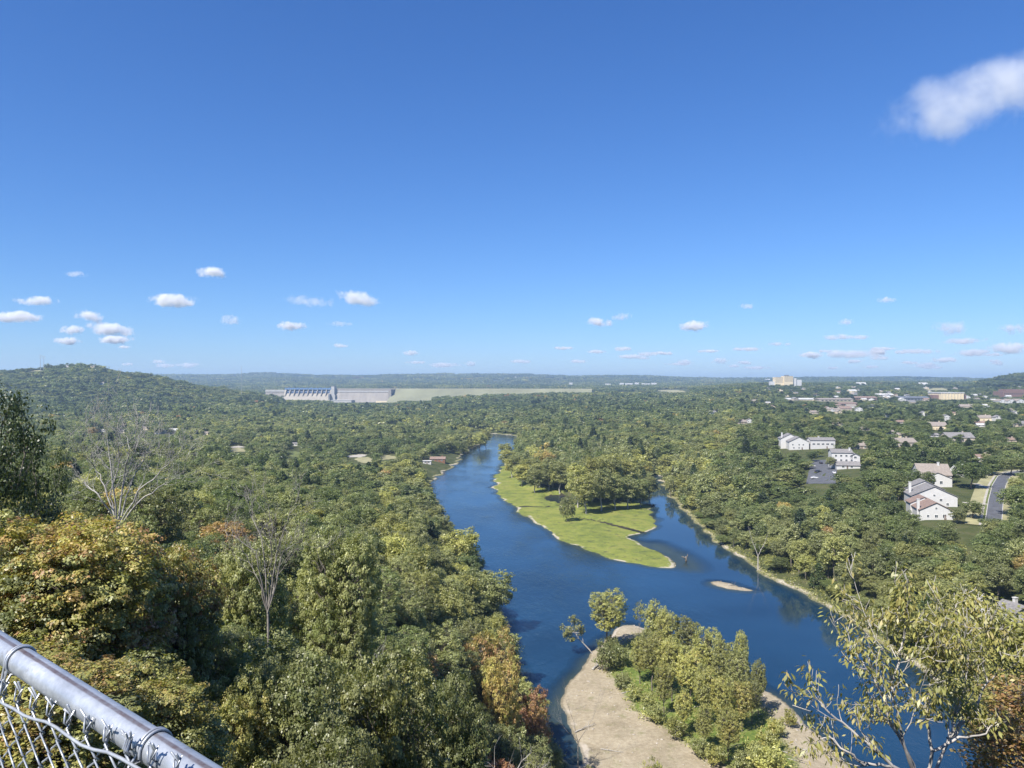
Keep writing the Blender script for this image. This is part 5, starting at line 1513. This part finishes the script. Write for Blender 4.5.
def bare_tree(px, d, ybase, stems, label, r0=.10, kids=8, kl=1.4, depth=2, mat='deadwood', name='bare_tree', up=.15, leaves=None):
    t = empty(name); tag(t, label, 'tree')
    mb = MB(); tips = []
    gx, gy, g_z = at(px, d)
    yb = CY + (HC - g_z + .4) / d * F
    guided(mb, [(px, yb, d), (px, (yb + ybase) / 2, d), (px, ybase, d)], r0 * 1.3, r0, [], 0, 0, n=7)
    for st in stems:
        guided(mb, [(px, ybase, d)] + [(a, b, d + rng.uniform(-1, 1)) for a, b in st], r0 * .62, r0 * .13, tips, kids, kl, depth, .5, .1, up)
    mb.build('trunk', M[mat], t, True)
    if leaves:
        n, sz, tn, spd = leaves
        c = link('crown', spray_leaves(tips, n, sz, .3, .5, .6), t); c['tone'] = tn; c['spread'] = spd
    return t
bare_tree(118, 44, 528, [[(122, 490), (134, 455), (140, 440)], [(110, 496), (120, 462), (118, 440)], [(140, 500), (164, 484), (180, 476)], [(112, 478), (108, 448), (106, 432)], [(130, 485), (142, 462), (150, 445)], [(105, 486), (94, 466), (84, 455)], [(138, 492), (158, 474), (176, 456)], [(126, 470), (130, 450), (126, 436)], [(98, 494), (86, 484), (74, 474)]],
          'bare leafless tree with a fan of pale grey branches above the turning oaks', .085, 10, 1.5, 2)
bare_tree(268, 40, 612, [[(258, 580), (246, 556), (236, 540)], [(276, 580), (290, 556), (300, 545)], [(270, 570), (272, 530), (268, 505)], [(262, 538), (250, 512), (258, 492)], [(280, 540), (290, 515), (300, 500)], [(256, 552), (236, 538), (222, 530)], [(284, 552), (300, 540)]],
          'dull bare tree with dark grey twigs among green crowns right of the turning oaks', .06, 8, 1.2, 2, 'greytwig')
bare_tree(392, 33, 800, [[(384, 740), (378, 700), (372, 660)], [(410, 770), (425, 745)], [(372, 770), (362, 745)]],
          'pale dead stem standing between green crowns at the bottom', .075, 7, .9, 1, 'deadwood')
bare_tree(505, 60, 800, [[(520, 762), (532, 752)], [(495, 768), (482, 758)], [(528, 778), (548, 764)]],
          'pale dead branches reaching out at the bottom edge by the water', .09, 6, 1.6, 1, 'deadwood')
bare_tree(578, 158, 742, [[(574, 722), (566, 700)], [(590, 724), (597, 708)], [(566, 730), (556, 716)]],
          'leafless snag leaning over the dark inlet beside the gravel bar', .10, 7, 3.0, 2, 'greytwig')
bare_tree(758, 330, 556, [[(752, 540), (748, 526)], [(764, 544), (768, 534)]], 'pale leafless trunk leaning in front of the right bank wood', .22, 3, 3.0, 1, 'palebark')
# small orange leaved tree at the bottom right corner, and yellow one behind it
bare_tree(1004, 19, 830, [[(1000, 780), (1004, 742)], [(1018, 790), (1026, 750)], [(988, 800), (984, 768)], [(1010, 770), (1016, 728)]], 'small tree with orange red leaves in the lower right corner', .05, 10, .8, 2, 'greytwig', 'autumn_sapling', .15, (12, .12, .83, .07))
bare_tree(1020, 27, 720, [[(1010, 680), (1000, 650)], [(1026, 670), (1030, 630)], [(1034, 690), (1050, 650)], [(1012, 690), (1004, 700)]], 'yellow green leaved tree cut by the right edge above the orange one', .06, 14, 1.2, 2, 'greytwig', 'leafy_tree', .15, (12, .16, .62, .07))
bare_tree(1000, 30, 768, [[(985, 740), (978, 716)], [(1010, 735), (1015, 705)], [(1024, 745), (1034, 712)]], 'sparse olive sapling between the orange tree and the river', .05, 12, 1.1, 2, 'greytwig', 'leafy_tree', .15, (10, .15, .66, .07))

# ------------------------------------------------------------------ driftwood, snags, boulders
def log(px, py, ln, rz, label, r=.22, rise=.0, name='driftwood_log', stubs=2):
    x, y, z = ray(px, py, 60)
    t = empty(name, (x, y, max(z, -.05)), R(rz)); tag(t, label, 'driftwood')
    mb = MB(); pts = [(-ln/2 + ln * k / 6, rng.normal(0, .05 * ln / 4), r * .7 + rise * k / 6) for k in range(7)]
    mb.tube(pts, [r * (1 - .1 * k) for k in range(7)], 8); mb.build('stem', M['deadwood'], t, True)
    for k in range(stubs):
        q = pts[2 + 2 * k]; b = MB(); b.tube([q, (q[0] + .5, q[1] + rng.uniform(-.9, .9), q[2] + .8), (q[0] + .9, q[1] + rng.uniform(-1.4, 1.4), q[2] + 1.5)], [r * .4, r * .25, r * .1], 5); b.build('branch', M['deadwood'], t, True)
x, y, z = ray(686, 565, 60); t = empty('snag', (x, y, -.1)); tag(t, 'dark forked snag standing in the shallows off the tip of the grass flat', 'snag')
mb = MB(); mb.tube([(0, 0, -.3), (.1, 0, 1.2), (-.1, 0, 2.4)], [.55, .42, .22], 8); mb.build('stem', M['bark'], t, True)
mb = MB(); mb.tube([(0, 0, 1.0), (-1.1, 0, 2.0), (-2.0, .2, 2.2)], [.35, .28, .12], 7); mb.tube([(.05, 0, 1.4), (.7, .1, 2.6), (.8, .1, 3.4)], [.28, .2, .08], 6); mb.build('branch', M['bark'], t, True)
log(596, 668, 4.5, 60, 'dark drift log lying at the left water edge of the gravel bar', .35, .3)
log(585, 730, 6.0, 35, 'grey drift log on the gravel beside the dark inlet', .16, .5)
log(612, 752, 5.0, -20, 'pale drift log on open gravel near the bottom', .12, .1)
log(802, 712, 5.0, -50, 'pale log on the sand at the right of the gravel bar', .14, .1)
log(783, 752, 6.0, -48, 'long thin pale log on the pinkish sand', .12, .1)
log(796, 762, 4.0, -35, 'short pale log below the long thin one on the sand', .1, .1)
log(700, 707, 3.0, 10, 'grey log between the clump and the scrub', .14, .1)
log(628, 693, 4.0, 30, 'bleached log at the left foot of the clump', .14, .1)
log(732, 586, 3.2, -24, 'reddish stranded log on the tiny midstream bar', .2, .1)
log(575, 640, 6.0, -25, 'fallen pale trunk reaching into the water under the leaning tree', .14, .4)
def stones():
    v = []; f = []
    ico = bpy.data.meshes.new('tmp')
    import bmesh
    bm = bmesh.new(); bmesh.ops.create_icosphere(bm, subdivisions=1, radius=1.0)
    base = np.array([q.co[:] for q in bm.verts]); faces = np.array([[q.index for q in fc.verts] for fc in bm.faces]); bm.free()
    xs = rng.uniform(-40, 260, 40000); ys = rng.uniform(130, 520, 40000)
    zz, sd_, gs_, gv_, bg_, pd_ = ground(xs, ys, True)
    right = (xs / ys > 0.2)
    k = (sd_ > 0.1) & (((gv_ > 0) & (bg_ < 0) & (rng.uniform(0, 1, 40000) < .45)) | ((sd_ < 4) & right) | ((sd_ < 1.2) & (gs_ > 0) & (ys < 430) & (fbm(xs, ys, 25, 3) > .05)))
    xs, ys, zz = xs[k][:4200], ys[k][:4200], zz[k][:4200]
    n = len(xs); sc_ = (0.08 + 0.30 * rng.uniform(0, 1, n) ** 4)[:, None, None]
    vv = base[None] * sc_ * rng.uniform(.7, 1.3, (n, 1, 3)) * rng.uniform(.85, 1.15, (n, len(base), 1)) * np.array([1, 1, .6])
    vv = vv + np.stack([xs, ys, zz], 1)[:, None, :]
    ff = faces[None] + (np.arange(n) * len(base))[:, None, None]
    me = mesh_np('stones', vv.reshape(-1, 3), None, ff.reshape(-1, 3), mats=[M['stone']])
    tag(link('shore_stones', me), 'loose pale stones scattered over the gravel bar and along the banks', 'stones', kind='stuff')
stones()

def tufts():
    """low grass and weeds on the green strip, the flat and the banks"""
    n = 60000
    xs = rng.uniform(-60, 260, n); ys = rng.uniform(140, 640, n)
    z_, sd_, gs_, gv_, bg_, pd_ = ground(xs, ys, True)
    k = (sd_ > .5) & (pd_ > 1) & (((bg_ > -1) & (rng.uniform(0, 1, n) < 1)) | ((gs_ > 0) & (rng.uniform(0, 1, n) < .22)) | ((sd_ < 14) & (gv_ < 0) & (gs_ < 0)))
    xs, ys, z_, bg_, gs_ = xs[k], ys[k], z_[k], bg_[k], gs_[k]
    m = len(xs); q = 9
    hgt_ = np.where(gs_ > 0, .22, .75) * rng.uniform(.5, 1.4, m)
    P = np.repeat(np.stack([xs, ys, z_ + hgt_ * .5], 1), q, 0) + rng.normal(0, 1, (m * q, 3)) * np.repeat(np.stack([hgt_ * .9, hgt_ * .9, hgt_ * .25], 1), q, 0)
    me = leaf_mesh('weeds', P, unit(m * q) + np.array([0, 0, .4]), np.repeat(hgt_, q) * .75, np.repeat(rng.normal(0, .8, m), q), rng.normal(0, .4, m * q), .45)
    o = link('weeds', me); o['tone'] = .60; o['spread'] = .06
    tag(o, 'knee high weeds and grass along the banks and on the green strip', 'weeds', kind='stuff')
tufts()

def undergrowth():
    """leaf litter brush right below the fence"""
    n = 5200
    xs = rng.uniform(-9, 8, n); ys = rng.uniform(3.6, 17, n)
    z_ = ground(xs, ys)
    q = 16
    h_ = rng.uniform(.25, .9, n)
    P = np.repeat(np.stack([xs, ys, z_ + h_ * .5], 1), q, 0) + rng.normal(0, 1, (n * q, 3)) * np.repeat(np.stack([h_ * .35, h_ * .35, h_ * .35], 1), q, 0)
    me = leaf_mesh('brush', P, unit(n * q) + np.array([0, 0, .5]), rng.uniform(.03, .10, n * q), np.repeat(rng.normal(0, .9, n), q), rng.normal(0, .4, n * q), .6)
    o = link('undergrowth', me); o['tone'] = .62; o['spread'] = .12
    tag(o, 'tangled olive and yellow brush on the slope below the fence', 'undergrowth', kind='stuff')
undergrowth()

# ------------------------------------------------------------------ chain link fence
def galv():
    m, nt, out = newmat('galvanised_steel')
    co = objco(nt)
    p = N(nt, 'ShaderNodeBsdfPrincipled', Metallic=0.55)
    n1 = noise(nt, 55, 5, .65, co); n2 = noise(nt, 9, 4, .6, co)
    c = ramp(nt, mth(nt, 'MULTIPLY_ADD', n1, .5, mth(nt, 'MULTIPLY', n2, .5)), [(.34, (.31, .33, .36)), (.5, (.42, .445, .48)), (.64, (.54, .56, .59))]).outputs['Color']
    # weld seam: a thin brownish line along the tube, in the tube's own coordinates
    sp = N(nt, 'ShaderNodeSeparateXYZ'); L(nt, co, sp.inputs[0])
    ang = mth(nt, 'ARCTAN2', sp.outputs['Z'], sp.outputs['Y'])
    n3 = noise(nt, 14, 4, .7, co)
    dist = mth(nt, 'ABSOLUTE', mth(nt, 'SUBTRACT', ang, 1.72))
    s_ = mth(nt, 'SUBTRACT', 1.0, mth(nt, 'DIVIDE', mth(nt, 'SUBTRACT', dist, mth(nt, 'MULTIPLY_ADD', n3, .16, .02)), .10, clamp=True), clamp=True)
    c2 = mix(nt, mth(nt, 'MULTIPLY', s_, mth(nt, 'MULTIPLY_ADD', n3, 1.0, .35, clamp=True)), c, (.13, .085, .075))
    vo = nt.nodes.new('ShaderNodeTexVoronoi'); vo.inputs['Scale'].default_value = 210; L(nt, co, vo.inputs['Vector'])
    sv = nt.nodes.new('ShaderNodeSeparateColor'); L(nt, vo.outputs['Color'], sv.inputs[0])
    n7 = noise(nt, 22, 6, .8, co)
    c2 = mix(nt, mth(nt, 'MULTIPLY', sv.outputs[0], .35), c2, (.30, .32, .35))
    c2 = mix(nt, mth(nt, 'MULTIPLY', mth(nt, 'SUBTRACT', n7, .6), 7.0, clamp=True), c2, (.24, .22, .20))
    L(nt, c2, p.inputs['Base Color']); L(nt, mth(nt, 'MULTIPLY_ADD', n2, .25, .30), p.inputs['Roughness'])
    b = N(nt, 'ShaderNodeBump'); b.inputs['Strength'].default_value = .25; b.inputs['Distance'].default_value = .001
    L(nt, n1, b.inputs['Height']); L(nt, b.outputs['Normal'], p.inputs['Normal'])
    L(nt, p.outputs[0], out.inputs['Surface'])
    return m
M['rail'] = galv()
M['wire'] = plain('galvanised_wire', (.40, .42, .45), .45, .18, 40, metal=.45)
def fence():
    A = Vector(W(0, 647, 1.24)); B = Vector(W(135, 735, .98))
    dr = (B - A)
    t = empty('chain_link_fence', tuple(A)); t.rotation_euler = (0, -math.atan2(dr.z, math.hypot(dr.x, dr.y)), math.atan2(dr.y, dr.x))
    tag(t, 'galvanised chain link fence with a round top rail, right in front of the camera', 'fence')
    rr = .0200
    m = MB(); n = 48
    m.tube([(-2.6, 0, 0), (-1, 0, 0), (0, 0, 0), (1, 0, 0), (3.2, 0, 0)], rr, n); rail = m.build('top_rail', M['rail'], t, True)
    rail.rotation_euler = (0, 0, 0)
    for xx in (-2.4, 3.0):
        m = MB(); m.tube([(xx, 0, -1.5), (xx, 0, -.03)], .03, 24); m.tube([(xx, 0, -.03), (xx, 0, .03)], [.033, .033], 24); m.build('post', M['rail'], t, True)
    # local y: + is away from the camera side? the mesh hangs on the camera side (-y) of the rail
    def top(xl): return -.060 + .070 * max(0.0, min(1.0, (xl + .05) / .62)) if xl < .57 else .012
    yy = -rr - .006
    pitch = .027; half = .0145; wr = .00145
    mesh_ = MB()
    k = 0
    xl = -1.3
    while xl < 1.9:
        z0 = top(xl) + .012
        pts = []
        for i in range(34):
            side = 1 if (i + k) % 2 else -1
            px_ = xl + side * (pitch * .5 + .0018) + rng.normal(0, .0012)
            pz = z0 - .012 - i * .0245 + rng.normal(0, .0010)
            for fr in (-1, 1):     # rounded knuckle
                pts.append((px_ - side * .0016, yy + (0.0024 * fr * side), pz - fr * .0028 * 1.0))
            if pz < -1.15: break
        # barb above the top knuckle
        s0 = 1 if (k % 2) else -1
        pts = [(xl + s0 * .006 + rng.normal(0, .003), yy - .004, z0 + .016 + rng.normal(0, .003)), (xl + s0 * .012, yy + .003, z0 + .004)] + pts
        mesh_.tube(pts, wr, 6)
        q = Vector(pts[2]); mesh_.tube([q + Vector((-.004, .004, -.004)), q + Vector((.005, -.005, .006)), q + Vector((-.006 * s0, .002, .020))], wr * .9, 5)
        xl += pitch; k += 1
    mesh_.build('wire_mesh', M['wire'], t, True)
    m = MB(); pts = []
    for i in range(90):
        x_ = -1.3 + 3.2 * i / 89; pts.append((x_, yy - .004 + rng.normal(0, .0008), top(x_) - .010 + .003 * math.sin(x_ * 31) + rng.normal(0, .0012)))
    m.tube(pts, .0023, 6); m.build('tension_wire', M['wire'], t, True)
    # tie wires around the rail
    inv = t.matrix_basis.inverted()
    for (px_, py_, dd) in ((20, 662, 1.2), (149, 744, .955)):
        p = inv @ Vector(W(px_, py_, dd)); x_ = p.x
        for off, tw in ((0, 0), (.006, .3)):
            m = MB(); pts = []
            for i in range(26):
                a = -2.4 + i / 25 * 5.6 + tw
                pts.append((x_ + off + .010 * i / 25, (rr + .0022) * math.cos(a), (rr + .0022) * math.sin(a)))
            end = pts[-1]
            zt = top(x_) - .012
            pts = [(x_ - .004, yy - .003, zt - .006), (x_ - .002, yy - .002, zt + .004)] + [q for q in pts if q[2] > zt or q[1] > 0] + [(x_ + .006, yy - .004, zt), (x_ + .012, yy - .006, zt - .006)]
            m.tube(pts, .0019, 6); m.build('tie_wire', M['wire'], t, True)
        for j in range(3):
            m = MB(); c0 = Vector((x_ + .004 * j, yy - .004, top(x_) + .004)); m.tube([c0, c0 + Vector((.004, -.006, .008)), c0 + Vector((-.004, .002, .016)), c0 + Vector((.006 * (j - 1), -.004, .026))], .0016, 5)
            m.build('tie_wire', M['wire'], t, True)
fence()

# ------------------------------------------------------------------ clouds
def cloud_mat():
    m, nt, out = newmat('cloud_vapour')
    tc = nt.nodes.new('ShaderNodeTexCoord'); co = tc.outputs['Object']
    oi = N(nt, 'ShaderNodeObjectInfo')
    at_ = N(nt, 'ShaderNodeAttribute', attribute_name='dens', attribute_type='INSTANCER').outputs['Fac']
    sp = N(nt, 'ShaderNodeAttribute', attribute_name='aspect', attribute_type='INSTANCER').outputs['Fac']
    cov = N(nt, 'ShaderNodeAttribute', attribute_name='cover', attribute_type='INSTANCER').outputs['Fac']
    vm = nt.nodes.new('ShaderNodeVectorMath'); vm.operation = 'LENGTH'; L(nt, co, vm.inputs[0])
    r2 = vm.outputs['Value']
    off = nt.nodes.new('ShaderNodeCombineXYZ'); L(nt, mth(nt, 'MULTIPLY', oi.outputs['Random'], 37.0), off.inputs[0])
    L(nt, mth(nt, 'MULTIPLY', oi.outputs['Random'], 91.0), off.inputs[1])
    # isotropic puffs: the object space is squashed in z, so stretch it back for the noise
    cx = nt.nodes.new('ShaderNodeCombineXYZ'); cx.inputs[0].default_value = 1; cx.inputs[1].default_value = 1; L(nt, sp, cx.inputs[2])
    mu = nt.nodes.new('ShaderNodeVectorMath'); mu.operation = 'MULTIPLY'; L(nt, co, mu.inputs[0]); L(nt, cx.outputs[0], mu.inputs[1])
    ad = nt.nodes.new('ShaderNodeVectorMath'); ad.operation = 'ADD'; L(nt, mu.outputs[0], ad.inputs[0]); L(nt, off.outputs[0], ad.inputs[1])
    n1 = noise(nt, 2.8, 8, .66, ad.outputs[0])
    v = mth(nt, 'SUBTRACT', mth(nt, 'MULTIPLY_ADD', n1, 3.2, -1.35), mth(nt, 'MULTIPLY', mth(nt, 'POWER', r2, 2.0), 1.0))
    v = mth(nt, 'ADD', v, cov)
    v = mth(nt, 'MULTIPLY', mth(nt, 'MULTIPLY', v, 1.6, clamp=True), mth(nt, 'MULTIPLY', mth(nt, 'SUBTRACT', 1.0, r2), 3.0, clamp=True))
    p = N(nt, 'ShaderNodeVolumePrincipled'); p.inputs['Color'].default_value = (.97, .97, .98, 1); p.inputs['Anisotropy'].default_value = .1
    L(nt, mth(nt, 'MULTIPLY', v, at_), p.inputs['Density'])
    L(nt, p.outputs[0], out.inputs['Volume'])
    return m
CM = cloud_mat()
def cloud_mesh():
    import bmesh
    me = bpy.data.meshes.new('cloud'); bm = bmesh.new(); bmesh.ops.create_icosphere(bm, subdivisions=3, radius=1.0); bm.to_mesh(me); bm.free(); me.materials.append(CM)
    return me
CLM = cloud_mesh()
def cloud(px, py, w, h, label, tau=1.6, cover=0.0, group=None, tilt=0.0, alt=1350.0):
    d = alt / ((CY - py) / F); x_ = (px - CX) / F * d; s_ = d / F
    o = link('cloud', CLM, None, (x_, d, HC + alt), (0, R(-tilt), 0)); a, b = w * (.62 if w > 100 else .78) * s_, h * (.75 if w > 100 else .68) * s_
    o.scale = (a, a * .7, b); a *= 1.08; b *= 1.1
    o.scale = (a, a * .7, b); o['dens'] = float(3.2 * tau / (b * 1.0 + a * .25)); o['aspect'] = float(b / a); o['cover'] = float(cover)
    tag(o, label, 'cloud', group)
CL = [(988, 97, 212, 56, 'big soft white cloud high at the right, much the largest', .5, .13, 13), (211, 273, 24, 12, 'small bright puff alone highest on the left', 2.2, .1, 0), (173, 301, 38, 13, 'flat bottomed white puff right of the left cloud bank', 2.4, .12, 0),
 (36, 301, 36, 10, 'long thin white cloud above the brightest one at the left edge', 1.8, 0, 0), (16, 317, 40, 11, 'bright flat cloud at the left edge', 2.4, .1, 0), (89, 317, 26, 12, 'upper puff of the left cloud bank', 2.0, .05, -10), (110, 330, 40, 13, 'widest bright cloud of the left bank', 2.4, .1, -8),
 (72, 330, 20, 10, 'round puff at the left of the cloud bank', 2.0, .1, 0), (66, 341, 24, 8, 'low puff under the left bank', 2.2, .1, 0), (115, 340, 30, 8, 'lowest bright bar of the left bank', 2.4, .1, 0), (229, 320, 18, 11, 'faint grey puff in the middle left', 1.0, 0, 0),
 (291, 326, 24, 9, 'compact white puff over the dam', 2.2, .1, 0), (310, 301, 44, 13, 'faint grey veil left of the twin puffs', .7, -.05, -6), (358, 298, 38, 14, 'ragged white puff above the river bend', 1.6, .05, -8), (600, 322, 24, 9, 'small white puff left of the centre right pair', 1.9, .05, -5),
 (621, 317, 20, 8, 'grey shred touching the small puff', .8, 0, 5), (694, 326, 26, 10, 'white puff with a flat base, centre right', 2.3, .1, 0), (836, 337, 28, 6, 'grey flat streak above the hotel right', 1.2, 0, 0), (858, 337, 26, 5, 'grey flat streak beside its twin', 1.0, 0, 0),
 (948, 328, 34, 16, 'grey ragged cloud upper right of the row', 1.1, 0, 0), (966, 341, 44, 7, 'long grey bar under the ragged cloud', 1.2, 0, 0), (1012, 329, 26, 12, 'grey cloud cut by the right edge', 1.2, 0, 0), (1008, 348, 34, 11, 'bright cloud low at the right edge', 2.2, .1, 0),
 (855, 354, 50, 9, 'broad low cloud bank right of the hotel', 1.5, .05, 0), (878, 351, 18, 8, 'bright head of the broad low bank', 2.4, .1, 0), (811, 355, 22, 7, 'little white cloud straight above the hotel', 2.1, .1, 0), (945, 360, 22, 6, 'thin bright cloud low toward the right hill', 2.1, .05, 0),
 (921, 351, 36, 6, 'thin grey streak between the low banks', 1.0, 0, 0), (720, 361, 16, 7, 'faint low puff left of the hotel', 1.4, 0, 0), (747, 306, 16, 7, 'tiny grey shred high in the centre right', .7, 0, 0), (886, 300, 18, 7, 'tiny grey shred above the grey streaks', .8, 0, 0),
 (780, 344, 22, 4, 'thin grey dash left of the grey streaks', .9, 0, 0), (972, 353, 30, 8, 'grey white cloud inside the right bank', 1.6, .05, 0), (846, 322, 16, 7, 'small grey cloud above the streak pair', .9, 0, 0), (340, 324, 22, 6, 'faint shred right of the dam puff', .6, 0, 0), (76, 274, 20, 7, 'very faint smudge left of the high puff', .5, 0, 0)]
for c_ in CL: cloud(c_[0], c_[1], c_[2], c_[3], c_[4], c_[5], c_[6], tilt=c_[7])
for k in range(46):
    cloud(float(rng.uniform(560, 1020) if k < 34 else rng.uniform(120, 560)), float(rng.uniform(345, 368)), float(rng.uniform(10, 26)), float(rng.uniform(3, 5.5)), 'tiny faint grey cloud shred low above the horizon', 1.1, .1, group='faint cloud shreds over the horizon')

# ------------------------------------------------------------------ labels that single each repeat out
ORD = ['first', 'second', 'third', 'fourth', 'fifth', 'sixth', 'seventh', 'eighth', 'ninth']
same = {}
for o_ in COL.objects:
    if o_.parent is None and o_.get('label') and o_.get('category'): same.setdefault(o_['label'], []).append(o_)
for lb_, os_ in same.items():
    if len(os_) < 2: continue
    up = os_[0]['category'] == 'cloud'
    os_.sort(key=lambda o: o.location.y)
    nrow = max(1, math.ceil(len(os_) / 8)); per = math.ceil(len(os_) / nrow)
    for r_ in range(nrow):
        row = sorted(os_[r_ * per:(r_ + 1) * per], key=lambda o: o.location.x / o.location.y)
        rn = '' if nrow == 1 else (['highest', 'second highest', 'third highest', 'fourth highest', 'fifth highest', 'lowest'][r_] + ' band' if up else ['nearest', 'second', 'third', 'fourth', 'fifth', 'sixth', 'farthest'][r_] + ' row') + ', '
        for k_, o_ in enumerate(row): o_['label'] = lb_ + ', ' + rn + ORD[k_] + ' from left'

# ------------------------------------------------------------------ haze, light, sky, camera
HZ, nt, out = newmat('haze')
pv_ = N(nt, 'ShaderNodeVolumePrincipled'); pv_.inputs['Color'].default_value = (.52, .72, 1.0, 1); pv_.inputs['Density'].default_value = 9.4e-5; pv_.inputs['Anisotropy'].default_value = 0.2
L(nt, pv_.outputs[0], out.inputs['Volume'])
m = MB(); m.box(-15600, 15600, -15600, 15600, -8, 262); tag(m.build('haze', HZ), 'pale blue daylight haze over the valley', 'haze', kind='stuff')

SUN_AZ, SUN_EL = -140.0, 50.0
sl = bpy.data.lights.new('sun', 'SUN'); sl.energy = 4.7; sl.angle = R(.53); sl.color = (1.0, .955, .89)
so = bpy.data.objects.new('sun', sl); COL.objects.link(so)
dv = Vector((math.sin(R(SUN_AZ)) * math.cos(R(SUN_EL)), math.cos(R(SUN_AZ)) * math.cos(R(SUN_EL)), math.sin(R(SUN_EL))))
so.rotation_euler = dv.to_track_quat('Z', 'Y').to_euler(); so.location = (0, 0, 200)

w = bpy.data.worlds.new('World'); SC.world = w; w.use_nodes = True
nt = w.node_tree; nt.nodes.clear()
sky = nt.nodes.new('ShaderNodeTexSky'); sky.sky_type = 'NISHITA'; sky.sun_disc = False; sky.sun_elevation = R(SUN_EL); sky.sun_rotation = R(SUN_AZ)
sky.altitude = 300; sky.air_density = 1.0; sky.dust_density = 0.15; sky.ozone_density = 4.5
bg = nt.nodes.new('ShaderNodeBackground'); bg.inputs['Strength'].default_value = .13
wo = nt.nodes.new('ShaderNodeOutputWorld'); 
sep = nt.nodes.new('ShaderNodeSeparateColor'); cmb = nt.nodes.new('ShaderNodeCombineColor'); nt.links.new(sky.outputs[0], sep.inputs[0])
# clear dry autumn air: deepen the blue of the sky model
for ch_, (ga, ml) in enumerate(((1.2, .332), (1.03, .404), (.9, .564))):
    pw = mth(nt, 'POWER', mth(nt, 'MULTIPLY', sep.outputs[ch_], .13), ga)
    nt.links.new(mth(nt, 'MULTIPLY', pw, ml / .13), cmb.inputs[ch_])
nt.links.new(cmb.outputs[0], bg.inputs[0]); nt.links.new(bg.outputs[0], wo.inputs[0])

cam = bpy.data.cameras.new('camera'); cam.sensor_width = 36; cam.lens = F / 1024 * 36; cam.clip_start = .05; cam.clip_end = 90000
co_ = bpy.data.objects.new('camera', cam); COL.objects.link(co_); co_.location = (0, 0, HC); co_.rotation_euler = (R(90), 0, 0)
SC.camera = co_
SC.view_settings.view_transform = 'Standard'; SC.view_settings.look = 'None'; SC.view_settings.gamma = 1.0; SC.view_settings.exposure = 1.0; SC.view_settings.use_curve_mapping = False
cy = SC.cycles
cy.max_bounces = 5; cy.diffuse_bounces = 3; cy.glossy_bounces = 2; cy.transmission_bounces = 2; cy.transparent_max_bounces = 8; cy.volume_bounces = 3
cy.caustics_reflective = False; cy.caustics_refractive = False; cy.sample_clamp_indirect = 6.0
cy.use_denoising = True
